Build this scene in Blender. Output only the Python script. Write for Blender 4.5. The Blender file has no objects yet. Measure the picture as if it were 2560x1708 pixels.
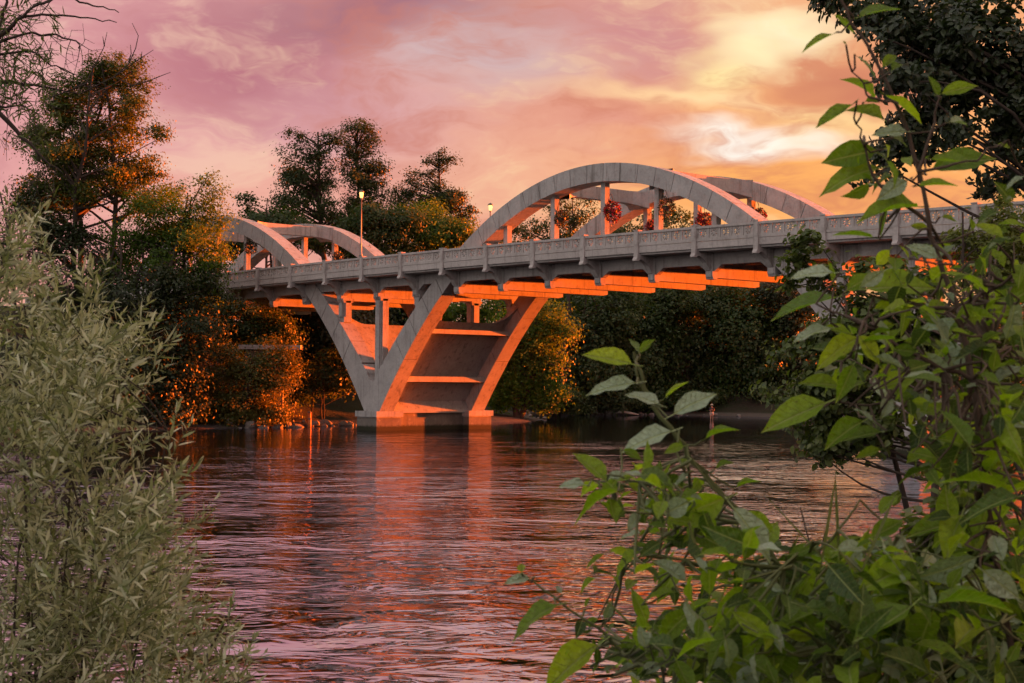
import bpy, bmesh, math, random
import numpy as np
from mathutils import Vector, Matrix

S = bpy.context.scene
COL = S.collection
R2D = math.radians
# ------------------------------------------------------------------ camera
CAM = np.array([92.0157, -69.1366, 3.6294])
YAW, PITCH, FPX, ROLL = 2.4012, 0.0259, 3922.7, 0.0081
cF = np.array([math.cos(PITCH)*math.cos(YAW), math.cos(PITCH)*math.sin(YAW), math.sin(PITCH)])
cR = np.array([math.sin(YAW), -math.cos(YAW), 0.0])
cU = np.cross(cR, cF)
_c, _s = math.cos(ROLL), math.sin(ROLL)
cR, cU = _c*cR + _s*cU, _c*cU - _s*cR
cam = bpy.data.cameras.new('camera')
cam_o = bpy.data.objects.new('camera', cam); COL.objects.link(cam_o)
cam.sensor_width = 36.0
cam.lens = FPX*36.0/2560.0
cam.clip_start = 0.1; cam.clip_end = 20000.0
M = Matrix.Identity(4)
for i in range(3):
    M[i][0] = cR[i]; M[i][1] = cU[i]; M[i][2] = -cF[i]; M[i][3] = CAM[i]
cam_o.matrix_world = M
cam.dof.use_dof = True; cam.dof.focus_distance = 80.0; cam.dof.aperture_fstop = 13.0
S.camera = cam_o

# ------------------------------------------------------------------ light and sky
SUN_AZ, SUN_EL = 79.5, 1.0          # degrees from +x, above the horizon
EXPO = 2.95
sun_dir = Vector((math.cos(R2D(SUN_AZ))*math.cos(R2D(SUN_EL)), math.sin(R2D(SUN_AZ))*math.cos(R2D(SUN_EL)), math.sin(R2D(SUN_EL))))
sl = bpy.data.lights.new('sun', 'SUN'); sl.energy = 5.0; sl.angle = R2D(0.6); sl.color = (1.0, 0.125, 0.008)
so = bpy.data.objects.new('sun', sl); COL.objects.link(so)
so.rotation_euler = sun_dir.to_track_quat('Z', 'Y').to_euler(); so.location = (120, 120, 60)
S.view_settings.view_transform = 'Standard'; S.view_settings.look = 'None'
S.view_settings.exposure = EXPO; S.view_settings.gamma = 1.0
S.view_settings.use_curve_mapping = False
try:
    S.cycles.use_denoising = True
    S.cycles.max_bounces = 5; S.cycles.diffuse_bounces = 2; S.cycles.glossy_bounces = 3; S.cycles.transmission_bounces = 2
    S.cycles.use_adaptive_sampling = True; S.cycles.adaptive_threshold = 0.02
    S.cycles.caustics_reflective = False; S.cycles.caustics_refractive = False
    S.cycles.sample_clamp_indirect = 6.0
except Exception:
    pass

def srgb(r, g, b):
    f = lambda c: (c/255/12.92 if c/255 <= 0.04045 else ((c/255+0.055)/1.055)**2.4)
    return (f(r), f(g), f(b))

class NT:
    """small helper round a node tree"""
    def __init__(s, tree): s.t = tree; s.n = tree.nodes; s.l = tree.links
    def new(s, typ, **kw):
        n = s.n.new(typ)
        for k, v in kw.items(): setattr(n, k, v)
        return n
    def put(s, sock, v):
        if v is None: return
        if isinstance(v, bpy.types.NodeSocket): s.l.new(v, sock)
        elif isinstance(v, (tuple, list)) and len(v) == 3 and sock.type == 'RGBA': sock.default_value = (*v, 1)
        else: sock.default_value = v
    def math(s, op, a, b=None, c=None, clamp=False):
        n = s.new('ShaderNodeMath', operation=op); n.use_clamp = clamp
        s.put(n.inputs[0], a); s.put(n.inputs[1], b)
        if c is not None: s.put(n.inputs[2], c)
        return n.outputs[0]
    def vmath(s, op, a, b=None):
        n = s.new('ShaderNodeVectorMath', operation=op)
        s.put(n.inputs[0], a)
        if b is not None: s.put(n.inputs[1], b)
        return n.outputs['Value'] if op in ('DOT_PRODUCT', 'LENGTH') else n.outputs[0]
    def mix(s, f, a, b, blend='MIX'):
        n = s.new('ShaderNodeMix', data_type='RGBA', blend_type=blend)
        s.put(n.inputs[0], f); s.put(n.inputs[6], a); s.put(n.inputs[7], b)
        return n.outputs[2]
    def noise(s, vec, scale, detail=3, rough=0.5, dist=0.0, out='Fac'):
        n = s.new('ShaderNodeTexNoise')
        if vec is not None: s.put(n.inputs['Vector'], vec)
        n.inputs['Scale'].default_value = scale; n.inputs['Detail'].default_value = detail
        n.inputs['Roughness'].default_value = rough; n.inputs['Distortion'].default_value = dist
        return n.outputs[out]
    def ramp(s, f, lo, hi, a=0.0, b=1.0, smooth=True):
        n = s.new('ShaderNodeMapRange', interpolation_type='SMOOTHSTEP' if smooth else 'LINEAR')
        s.put(n.inputs[0], f)
        n.inputs[1].default_value = lo; n.inputs[2].default_value = hi
        n.inputs[3].default_value = a; n.inputs[4].default_value = b
        return n.outputs[0]

FH = np.array([cF[0], cF[1], 0.0]); FH /= np.linalg.norm(FH)
def pix_dir(px, py):
    d = cF*FPX + cR*(px-1280) - cU*(py-854)
    return d/np.linalg.norm(d)

def build_world():
    w = bpy.data.worlds.new('World'); S.world = w; w.use_nodes = True
    N = NT(w.node_tree); N.n.clear()
    out = N.new('ShaderNodeOutputWorld'); bg = N.new('ShaderNodeBackground')
    N.l.new(bg.outputs[0], out.inputs[0])
    tc = N.new('ShaderNodeTexCoord'); D0 = tc.outputs['Generated']
    sky = N.new('ShaderNodeTexSky', sky_type='NISHITA'); sky.sun_disc = False
    sky.sun_elevation = R2D(SUN_EL); sky.sun_rotation = R2D(90-SUN_AZ)
    sky.air_density = 1.6; sky.dust_density = 3.0
    # clouds drift: warp the look-up direction
    st = N.vmath('MULTIPLY', D0, (1.0, 1.0, 2.6))
    wn = N.noise(st, 4.0, 4, 0.66, 0.0, 'Color')
    wv = N.vmath('MULTIPLY', N.vmath('SUBTRACT', wn, (0.5, 0.5, 0.5)), (0.15, 0.15, 0.11))
    D = N.vmath('ADD', D0, wv)
    sep = N.new('ShaderNodeSeparateXYZ'); N.put(sep.inputs[0], D)
    el = sep.outputs[2]
    sd = N.vmath('DOT_PRODUCT', D, tuple(Vector((sun_dir.x, sun_dir.y, 0.05)).normalized()))
    # overcast evening cloud: salmon low down, mauve higher up
    low = N.ramp(el, 0.0, 0.13)
    base = N.mix(low, srgb(236, 168, 146), srgb(220, 154, 160))
    base = N.mix(N.ramp(el, 0.10, 0.28), base, srgb(204, 138, 146))
    base = N.mix(N.ramp(el, 0.30, 0.80), base, srgb(252, 245, 243))  # unseen upper sky whitened to light the foreground
    base = N.mix(N.ramp(sd, 0.05, -0.75, 0.0, 0.9), base, srgb(255, 248, 244))  # sky away from the sun, out of view, brightened as foreground fill
    # glow round the hidden sun
    glow = N.ramp(sd, 0.30, 0.80)
    base = N.mix(N.math('MULTIPLY', glow, 0.85), base, srgb(248, 186, 122))
    base = N.mix(N.math('MULTIPLY', N.ramp(sd, 0.82, 1.0), 0.8), base, srgb(255, 232, 190))
    c = base
    # coordinates of the looked-up direction along one fixed frame of the western sky
    fz = pix_dir(1280, 300); fr_ = np.cross(fz, [0, 0, 1]); fr_ /= np.linalg.norm(fr_); fu = np.cross(fr_, fz)
    cmb = N.new('ShaderNodeCombineXYZ')
    for i, ax_ in enumerate((fr_, fu, fz)): N.put(cmb.inputs[i], N.vmath('DOT_PRODUCT', D, tuple(ax_)))
    Q = cmb.outputs[0]
    def blob(px, py, w, h, col, amt, tilt=0.0):
        nonlocal c
        p = pix_dir(px, py); sc_ = (FPX/w, FPX/h, 2.0)
        n = N.new('ShaderNodeVectorMath', operation='MULTIPLY_ADD')
        N.put(n.inputs[0], Q); n.inputs[1].default_value = sc_
        n.inputs[2].default_value = tuple(-float(p@ax_)*k_ for ax_, k_ in zip((fr_, fu, fz), sc_))
        q = N.vmath('LENGTH', n.outputs[0])
        c = N.mix(N.ramp(q, 1.75, 0.0, 0.0, amt), c, srgb(*col))
    blob(2350, 330, 620, 420, (242, 156, 100), 0.95)
    blob(1950, 440, 560, 190, (250, 172, 96), 0.95)
    blob(330, 360, 560, 260, (224, 160, 164), 0.6)
    blob(660, 140, 320, 120, (180, 106, 126), 1.0)
    blob(1020, 20, 340, 80, (156, 96, 118), 1.0)
    blob(1560, 70, 190, 150, (196, 124, 138), 0.8)
    blob(1210, 140, 210, 110, (200, 172, 180), 0.9)
    blob(900, 290, 260, 110, (212, 162, 172), 0.6)
    blob(520, 480, 460, 100, (240, 176, 152), 0.6)
    blob(1480, 330, 280, 60, (216, 138, 130), 0.8)
    blob(1330, 430, 330, 80, (234, 172, 152), 0.6)
    blob(2080, 160, 180, 90, (200, 116, 92), 1.0)
    blob(2000, 50, 130, 70, (208, 128, 100), 0.8)
    blob(1720, 240, 300, 30, (254, 212, 160), 1.0)
    blob(1740, 150, 95, 60, (255, 230, 164), 0.95)
    blob(1830, 60, 95, 70, (255, 236, 186), 1.0)
    blob(1930, 0, 110, 50, (255, 240, 200), 1.0)
    blob(1890, 335, 180, 38, (255, 253, 244), 1.0)
    blob(2060, 275, 130, 46, (252, 214, 152), 0.85)
    # finer cloud texture, everywhere
    st2 = N.vmath('MULTIPLY', D, (1.0, 1.0, 2.6))
    n1 = N.noise(st2, 9.0, 5, 0.66)
    c = N.mix(N.ramp(n1, 0.46, 0.70, 0.0, 0.7), c, N.mix(N.ramp(sd, 0.1, 0.7), srgb(176, 108, 126), srgb(204, 116, 92)))
    c = N.mix(N.ramp(n1, 0.48, 0.26, 0.0, 0.55), c, N.mix(N.ramp(sd, 0.1, 0.7), srgb(238, 190, 184), srgb(255, 226, 170)))
    # under the horizon the dark land
    c = N.mix(N.ramp(sep.outputs[2], -0.02, -0.12), c, (0.05, 0.045, 0.04))
    k = 1.0/2**EXPO
    cl = N.vmath('MULTIPLY', c, (k, k, k))
    sk = N.vmath('MULTIPLY', sky.outputs[0], (0.010, 0.010, 0.010))
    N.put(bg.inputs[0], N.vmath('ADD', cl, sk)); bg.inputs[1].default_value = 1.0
    w.cycles.sampling_method = 'MANUAL'; w.cycles.sample_map_resolution = 256
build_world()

# ------------------------------------------------------------------ materials
MAT = {}
def material(name):
    m = bpy.data.materials.new(name); m.use_nodes = True
    N = NT(m.node_tree); N.n.clear()
    out = N.new('ShaderNodeOutputMaterial')
    MAT[name] = m
    return m, N, out
def principled(N, col, rough=0.8, spec=0.3, normal=None, **kw):
    p = N.new('ShaderNodeBsdfPrincipled')
    N.put(p.inputs['Base Color'], col); N.put(p.inputs['Roughness'], rough)
    N.put(p.inputs['Specular IOR Level'], spec)
    if normal is not None: N.put(p.inputs['Normal'], normal)
    for k, v in kw.items(): N.put(p.inputs[k], v)
    return p.outputs[0]
def bump(N, h, strength=0.4, dist=0.02):
    b = N.new('ShaderNodeBump'); b.inputs['Strength'].default_value = strength
    b.inputs['Distance'].default_value = dist; N.put(b.inputs['Height'], h)
    return b.outputs[0]

def concrete(name, a, b, stain=0.6, tide=False):
    m, N, out = material(name)
    tc = N.new('ShaderNodeTexCoord').outputs['Object']
    geo = N.new('ShaderNodeNewGeometry')
    P = geo.outputs['Position']
    n1 = N.noise(P, 0.55, 6, 0.65); n2 = N.noise(P, 7.0, 4, 0.6)
    c = N.mix(N.ramp(n1, 0.3, 0.7), a, b)
    c = N.mix(N.ramp(n2, 0.35, 0.75, 0.0, 0.25), c, (0.16, 0.145, 0.13))
    # rain streaks: noise drawn out down the face
    sv = N.vmath('MULTIPLY', P, (3.2, 3.2, 0.22))
    s1 = N.noise(sv, 1.0, 4, 0.6)
    c = N.mix(N.ramp(s1, 0.52, 0.72, 0.0, stain), c, (0.12, 0.105, 0.09))
    oi = N.new('ShaderNodeObjectInfo').outputs['Random']
    c = N.mix(N.ramp(oi, 0, 1, 0.0, 0.16, False), c, (0.26, 0.235, 0.21))
    n3 = N.noise(P, 1.7, 5, 0.7)
    c = N.mix(N.ramp(n3, 0.52, 0.70, 0.0, 0.42), c, (0.20, 0.18, 0.16))
    c = N.mix(N.ramp(n3, 0.44, 0.30, 0.0, 0.35), c, (0.52, 0.49, 0.46))
    if tide:   # algae and damp left by the river's high-water line
        sp = N.new('ShaderNodeSeparateXYZ'); N.put(sp.inputs[0], P)
        zz = N.math('ADD', sp.outputs[2], N.math('MULTIPLY', n2, 0.35))
        c = N.mix(N.ramp(zz, 0.62, 0.40), c, (0.035, 0.036, 0.022))
    h = N.math('ADD', n2, N.noise(P, 40, 2, 0.5))
    N.l.new(principled(N, c, 0.88, 0.2, bump(N, h, 0.35, 0.02)), out.inputs[0])
concrete('concrete', (0.48, 0.47, 0.455), (0.37, 0.36, 0.35))
concrete('concrete_joint', (0.12, 0.11, 0.10), (0.09, 0.08, 0.075))
concrete('concrete_rail', (0.52, 0.49, 0.465), (0.43, 0.40, 0.38), 0.35)
concrete('concrete_wet', (0.26, 0.23, 0.20), (0.13, 0.115, 0.10), 0.6, True)

def simple(name, col, rough=0.7, spec=0.3, emit=None, estr=0.0, metal=0.0):
    m, N, out = material(name)
    P = N.new('ShaderNodeNewGeometry').outputs['Position']
    n = N.noise(P, 6.0, 4, 0.6)
    dark = tuple(x*0.62 for x in col)
    c = N.mix(N.ramp(n, 0.35, 0.75, 0.0, 0.7), col, dark)
    kw = {'Metallic': metal}
    if emit: kw['Emission Color'] = emit; kw['Emission Strength'] = estr
    N.l.new(principled(N, c, rough, spec, **kw), out.inputs[0])
simple('asphalt', (0.06, 0.058, 0.055), 0.9)
simple('lamp_metal', (0.30, 0.28, 0.26), 0.5, 0.5, metal=0.3)
simple('lamp_dark', (0.07, 0.06, 0.05), 0.5, 0.5)
simple('lamp_globe', (0.9, 0.75, 0.5), 0.3, 0.4, (1.0, 0.50, 0.15), 0.27)
simple('red_petal', (0.50, 0.014, 0.035), 0.6)
simple('pink_petal', (0.55, 0.25, 0.32), 0.6)
simple('iron', (0.03, 0.028, 0.026), 0.5, 0.5)
simple('soil', (0.07, 0.052, 0.035), 0.95)
simple('rock', (0.22, 0.195, 0.17), 0.9)
simple('driftwood', (0.42, 0.36, 0.30), 0.85)
simple('skin', (0.45, 0.27, 0.19), 0.6)
simple('shirt', (0.035, 0.035, 0.045), 0.8)
simple('shorts', (0.48, 0.42, 0.36), 0.85)
simple('hat', (0.50, 0.42, 0.30), 0.85)
simple('house_wall', (0.72, 0.70, 0.66), 0.8)
simple('house_roof', (0.12, 0.10, 0.09), 0.85)
simple('house_glass', (0.03, 0.035, 0.04), 0.08, 0.6)
simple('lit_glass', (0.5, 0.35, 0.12), 0.3, 0.5, (1.0, 0.52, 0.12), 0.35)
simple('post_orange', (0.62, 0.26, 0.10), 0.6)  # orange base colour of the marker posts

def leaf_mat(name, c1, c2, c3=None, trans=0.35, rough=0.5, spec=0.35, tcol=None, veins=False):
    m, N, out = material(name)
    geo = N.new('ShaderNodeNewGeometry')
    oi = N.new('ShaderNodeObjectInfo').outputs['Random']
    rnd = N.math('FRACT', N.math('ADD', geo.outputs['Random Per Island'], oi))
    c = N.mix(rnd, c1, c2)
    if c3:
        rr = N.math('FRACT', N.math('MULTIPLY', rnd, 7.31))
        c = N.mix(N.ramp(rr, 0.72, 0.98), c, c3)
    nm = None
    if veins:   # midrib and side veins, drawn along the leaf's own length
        uv = N.new('ShaderNodeUVMap'); uv.uv_map = 'leaf'
        sp = N.new('ShaderNodeSeparateXYZ'); N.put(sp.inputs[0], uv.outputs[0])
        av = N.math('ABSOLUTE', sp.outputs[1])
        mid = N.ramp(av, 0.022, 0.006)
        wv = N.math('ABSOLUTE', N.math('SINE', N.math('MULTIPLY', N.math('SUBTRACT', sp.outputs[0], N.math('MULTIPLY', av, 0.9)), 26.0)))
        sv = N.ramp(wv, 0.22, 0.03)
        vein = N.math('MAXIMUM', mid, N.math('MULTIPLY', sv, 0.55))
        blot = N.noise(uv.outputs[0], 7.0, 3, 0.6)
        c = N.mix(N.ramp(blot, 0.4, 0.75, 0.0, 0.35), c, tuple(x*0.55 for x in c1))
        c = N.mix(N.math('MULTIPLY', vein, 0.7), c, (0.44, 0.52, 0.20))
        c = N.mix(N.ramp(N.noise(uv.outputs[0], 23.0, 2, 0.5), 0.66, 0.70, 0.0, 0.85), c, (0.12, 0.06, 0.02))
        nm = bump(N, N.math('SUBTRACT', N.math('MULTIPLY', blot, 2.0), vein), 0.9, 0.006)
    bs = principled(N, c, rough, spec, nm)
    tr = N.new('ShaderNodeBsdfTranslucent')
    tc = N.mix(1.0, c, tcol or (1.5, 1.6, 0.5), 'MULTIPLY')
    N.put(tr.inputs[0], tc)
    mx = N.new('ShaderNodeMixShader'); mx.inputs[0].default_value = trans
    N.l.new(bs, mx.inputs[1]); N.l.new(tr.outputs[0], mx.inputs[2]); N.l.new(mx.outputs[0], out.inputs[0])
leaf_mat('leaf_cottonwood', (0.044, 0.070, 0.012), (0.078, 0.110, 0.016), (0.095, 0.10, 0.02), 0.45)
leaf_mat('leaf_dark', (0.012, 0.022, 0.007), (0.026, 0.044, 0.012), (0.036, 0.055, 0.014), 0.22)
leaf_mat('leaf_shore', (0.030, 0.050, 0.016), (0.062, 0.092, 0.028), (0.08, 0.10, 0.03))
leaf_mat('leaf_mid', (0.026, 0.050, 0.012), (0.048, 0.084, 0.018), (0.06, 0.09, 0.02))
leaf_mat('leaf_gold', (0.058, 0.115, 0.012), (0.095, 0.165, 0.016), (0.06, 0.12, 0.02), 0.5)
leaf_mat('leaf_locust', (0.026, 0.048, 0.014), (0.046, 0.072, 0.018), (0.06, 0.07, 0.02))
leaf_mat('leaf_rust', (0.070, 0.078, 0.014), (0.12, 0.105, 0.018), (0.05, 0.075, 0.015))
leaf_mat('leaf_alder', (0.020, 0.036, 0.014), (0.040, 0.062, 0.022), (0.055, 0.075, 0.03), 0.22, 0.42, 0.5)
leaf_mat('leaf_bank', (0.050, 0.082, 0.020), (0.11, 0.155, 0.036), (0.15, 0.19, 0.06), 0.35, 0.45, 0.45)
leaf_mat('leaf_yellowgreen', (0.09, 0.115, 0.024), (0.18, 0.20, 0.045), (0.08, 0.10, 0.03), 0.4)
leaf_mat('leaf_willow', (0.17, 0.19, 0.09), (0.64, 0.645, 0.45), (0.20, 0.25, 0.08), 0.28, 0.55, 0.3, (1.1, 1.2, 0.6))
leaf_mat('leaf_sapling', (0.12, 0.22, 0.014), (0.29, 0.44, 0.020), (0.40, 0.52, 0.028), 0.5, 0.42, 0.42, (1.25, 1.45, 0.35), veins=True)
leaf_mat('leaf_sapling_pale', (0.24, 0.34, 0.20), (0.38, 0.47, 0.32), None, 0.25, 0.38, 0.5, (1.2, 1.4, 0.5), veins=True)
leaf_mat('leaf_sapling_shade', (0.035, 0.075, 0.012), (0.085, 0.155, 0.020), (0.12, 0.19, 0.03), 0.35, 0.45, 0.4, (1.25, 1.45, 0.35), veins=True)  # darker leaf copy for the fill; the sapling's inner shade put into colour
leaf_mat('grass', (0.09, 0.13, 0.03), (0.15, 0.17, 0.05), None, 0.3)
simple('bark', (0.060, 0.048, 0.038), 0.95)
simple('bark_pale', (0.16, 0.125, 0.10), 0.9)
simple('bark_twig', (0.085, 0.060, 0.042), 0.8)
simple('stem_green', (0.10, 0.12, 0.04), 0.6)
simple('stem_red', (0.30, 0.13, 0.10), 0.6)

def ground_mat():
    m, N, out = material('bank_earth')
    P = N.new('ShaderNodeNewGeometry').outputs['Position']
    n1 = N.noise(P, 0.25, 6, 0.65); n2 = N.noise(P, 3.0, 5, 0.65)
    c = N.mix(N.ramp(n1, 0.35, 0.65), (0.036, 0.028, 0.020), (0.022, 0.027, 0.011))
    c = N.mix(N.ramp(n2, 0.5, 0.75, 0, 0.6), c, (0.07, 0.056, 0.042))
    sep = N.new('ShaderNodeSeparateXYZ'); N.put(sep.inputs[0], P)
    h = N.math('ADD', sep.outputs[2], N.math('MULTIPLY', n2, 0.3))
    c = N.mix(N.ramp(h, 0.62, 0.40), c, N.mix(n2, (0.045, 0.037, 0.030), (0.12, 0.10, 0.085)))
    N.l.new(principled(N, c, 0.95, 0.15, bump(N, n2, 0.8, 0.15)), out.inputs[0])
ground_mat()

def water_mat():
    m, N, out = material('river_water')
    P = N.new('ShaderNodeNewGeometry').outputs['Position']
    mp = N.new('ShaderNodeMapping'); mp.vector_type = 'TEXTURE'
    mp.inputs['Rotation'].default_value = (0, 0, YAW-math.pi/2)
    mp.inputs['Scale'].default_value = (1.35, 1.0, 1.0)
    N.put(mp.inputs['Vector'], P); V = mp.outputs[0]
    a = N.noise(V, 0.34, 1, 0.45, 1.1)
    b = N.noise(V, 1.35, 2, 0.55, 1.3)
    d = N.noise(V, 3.6, 1, 0.5, 0.6)
    # sheltered and smooth under the far bank, ruffled in midstream, slacker again by the near shore
    run = N.vmath('DOT_PRODUCT', P, (-float(FH[0]), -float(FH[1]), 0.0))
    mid = N.math('MULTIPLY', N.ramp(run, -5.0, 52.0, 0.07, 1.0), N.ramp(run, 104.0, 66.0, 0.62, 1.0))
    patch = N.ramp(N.noise(P, 0.055, 2, 0.55), 0.36, 0.64, 0.35, 1.3)
    h = N.math('MULTIPLY', a, 2.3)
    h = N.math('ADD', h, N.math('MULTIPLY', b, 0.95))
    h = N.math('ADD', h, N.math('MULTIPLY', d, 0.11))
    h = N.math('MULTIPLY', h, N.math('MULTIPLY', mid, patch))
    bp = bump(N, h, 1.0, 0.082)
    gl = N.new('ShaderNodeBsdfGlossy'); N.put(gl.inputs['Color'], (0.76, 0.78, 0.90)); gl.inputs['Roughness'].default_value = 0.03; N.put(gl.inputs['Normal'], bp)
    df = principled(N, (0.012, 0.008, 0.008), 0.2, 0.5, bp)
    lw = N.new('ShaderNodeLayerWeight'); lw.inputs['Blend'].default_value = 0.5; N.put(lw.inputs['Normal'], bp)
    mx = N.new('ShaderNodeMixShader'); N.put(mx.inputs[0], N.ramp(lw.outputs['Facing'], 0.25, 0.85, 0.25, 0.95))
    N.l.new(df, mx.inputs[1]); N.l.new(gl.outputs[0], mx.inputs[2]); N.l.new(mx.outputs[0], out.inputs[0])
water_mat()

# ------------------------------------------------------------------ object helpers
def tag(o, label=None, cat=None, group=None, kind=None):
    if label: o['label'] = label
    if cat: o['category'] = cat
    if group: o['group'] = group
    if kind: o['kind'] = kind
    return o
def link(name, me, parent=None, loc=None):
    o = bpy.data.objects.new(name, me); COL.objects.link(o)
    if parent is not None: o.parent = parent
    if loc is not None: o.location = loc
    return o
def empty(name, loc=(0, 0, 0), rz=0.0):
    o = bpy.data.objects.new(name, None); COL.objects.link(o)
    o.empty_display_size = 0.3
    o.location = loc; o.rotation_euler = (0, 0, rz)
    return o
def np_mesh(name, V, F, mat, smooth=False):
    """V (n,3); F list of equally sized index arrays (list of arrays allowed)"""
    if not isinstance(F, list): F = [F]
    V = np.asarray(V, np.float32)
    me = bpy.data.meshes.new(name)
    me.vertices.add(len(V)); me.vertices.foreach_set('co', V.ravel())
    tot = np.concatenate([np.full(len(f), f.shape[1], np.int32) for f in F])
    idx = np.concatenate([np.asarray(f, np.int32).ravel() for f in F])
    st = np.concatenate([[0], np.cumsum(tot)[:-1]]).astype(np.int32)
    me.loops.add(len(idx)); me.loops.foreach_set('vertex_index', idx)
    me.polygons.add(len(tot)); me.polygons.foreach_set('loop_start', st); me.polygons.foreach_set('loop_total', tot)
    if smooth: me.polygons.foreach_set('use_smooth', np.ones(len(tot), bool))
    me.materials.append(MAT[mat] if isinstance(mat, str) else mat)
    me.update(calc_edges=True); me.validate()
    return me

class MB:
    def __init__(s): s.v = []; s.f = []
    def add(s, verts, faces):
        b = len(s.v); s.v += [tuple(map(float, p)) for p in verts]; s.f += [tuple(i+b for i in f) for f in faces]
        return s
    def box(s, x0, x1, y0, y1, z0, z1):
        return s.add([(x0,y0,z0),(x1,y0,z0),(x1,y1,z0),(x0,y1,z0),(x0,y0,z1),(x1,y0,z1),(x1,y1,z1),(x0,y1,z1)],
                     [(3,2,1,0),(4,5,6,7),(0,1,5,4),(1,2,6,5),(2,3,7,6),(3,0,4,7)])
    def strip_y(s, top, bot, y0, y1):
        """band in the xz plane between two equally long polylines, from y0 to y1"""
        n = len(top); V = []
        for y in (y0, y1):
            V += [(x, y, z) for x, z in top] + [(x, y, z) for x, z in bot]
        T0, B0, T1, B1 = 0, n, 2*n, 3*n
        F = []
        for i in range(n-1):
            F += [(B0+i, B0+i+1, T0+i+1, T0+i), (T1+i, T1+i+1, B1+i+1, B1+i),
                  (T0+i, T0+i+1, T1+i+1, T1+i), (B1+i, B1+i+1, B0+i+1, B0+i)]
        F += [(B0, T0, T1, B1), (T0+n-1, B0+n-1, B1+n-1, T1+n-1)]
        return s.add(V, F)
    def prism_x(s, poly, x0, x1):
        n = len(poly)
        V = [(x0, y, z) for y, z in poly]+[(x1, y, z) for y, z in poly]
        F = [tuple(range(n)), tuple(range(2*n-1, n-1, -1))]
        F += [(i, i+n, (i+1) % n+n, (i+1) % n) for i in range(n)]
        return s.add(V, F)
    def lathe(s, prof, seg=12, c=(0, 0)):
        n = len(prof); V = []
        for r, z in prof:
            V += [(c[0]+r*math.cos(2*math.pi*k/seg), c[1]+r*math.sin(2*math.pi*k/seg), z) for k in range(seg)]
        F = [(i*seg+k, i*seg+(k+1) % seg, (i+1)*seg+(k+1) % seg, (i+1)*seg+k) for i in range(n-1) for k in range(seg)]
        F += [tuple(range(seg-1, -1, -1)), tuple((n-1)*seg+k for k in range(seg))]
        return s.add(V, F)
    def tube(s, pts, rad, seg=6):
        V, F = tube_np(pts, rad, seg)
        return s.add(V, [tuple(f) for f in F])
    def mesh(s, name, mat, smooth=False):
        me = bpy.data.meshes.new(name); me.from_pydata(s.v, [], s.f); me.materials.append(MAT[mat])
        bm = bmesh.new(); bm.from_mesh(me); bmesh.ops.recalc_face_normals(bm, faces=bm.faces); bm.to_mesh(me); bm.free()
        if smooth:
            for p in me.polygons: p.use_smooth = True
        me.update(); return me
    def obj(s, name, mat, parent=None, smooth=False, loc=None):
        return link(name, s.mesh(name, mat, smooth), parent, loc)

def tube_np(pts, rad, seg=5):
    P = np.asarray(pts, float); n = len(P)
    r = np.broadcast_to(np.asarray(rad, float), (n,)) if np.ndim(rad) else np.full(n, rad)
    T = np.gradient(P, axis=0); T /= np.linalg.norm(T, axis=1)[:, None]+1e-9
    ref = np.array([0.31, 0.17, 0.93]);
    if abs(T.mean(0)@ref) > 0.9*np.linalg.norm(T.mean(0)+1e-9): ref = np.array([1.0, 0.1, 0.0])
    A = np.cross(T, ref); A /= np.linalg.norm(A, axis=1)[:, None]+1e-9
    B = np.cross(T, A)
    th = np.arange(seg)*2*np.pi/seg
    V = P[:, None, :] + r[:, None, None]*(np.cos(th)[None, :, None]*A[:, None, :]+np.sin(th)[None, :, None]*B[:, None, :])
    V = V.reshape(-1, 3)
    i = np.arange(n-1)[:, None]*seg; k = np.arange(seg)[None, :]; k2 = (k+1) % seg
    F = np.stack([i+k, i+k2, i+seg+k2, i+seg+k], -1).reshape(-1, 4)
    return V, F
def tubes_mesh(name, lst, mat, seg=5):
    Vs, Fs, b = [], [], 0
    for pts, rad in lst:
        V, F = tube_np(pts, rad, seg); Vs.append(V); Fs.append(F+b); b += len(V)
    return np_mesh(name, np.concatenate(Vs), np.concatenate(Fs), mat, True)

def at(px, py, D):
    """point seen in the photo at (px,py), D metres from the camera along its axis"""
    d = cF*FPX + cR*(px-1280) - cU*(py-854)
    return CAM + d*(D/FPX)

# ------------------------------------------------------------------ terrain and water
def vnoise(x, y, s=1.0, seed=0.0):
    x = x*s+seed; y = y*s+seed*1.7
    return (np.sin(x*1.0+1.3*np.sin(y*0.7+seed))+np.sin(y*1.3+1.1*np.sin(x*0.9))+0.5*np.sin(2.3*x+1.9*y)+0.5*np.sin(3.1*y-2.7*x))/3.0
FAR_SHORE = [(4,-170),(-1,-75),(-5,-40),(-9.4,-15),(-9.8,-6),(-9.3,0),(-12,10),(-13,22),(-15,31),(-20,38),(-32,46),(-35.5,56),(-33,64),(-24,67.5),(-13,69.5),(-6,72),(-1,77),(0.5,85),(-1,100),(-8,130),(-22,200),(-45,330)]
FAR_POLY = FAR_SHORE+[(-330,330),(-330,-170)]
NEAR_SHORE = [(66,-190),(76,-110),(82,-84),(86.5,-72),(88.6,-65.5),(90.2,-61),(88.5,-57),(84.6,-53.5),(83.5,-49),(85,-42),(86,-25),(84,-6),(83,8),(85,20),(97,30),(130,40),(190,45),(330,50)]
NEAR_POLY = NEAR_SHORE+[(330,-190)]
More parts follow.
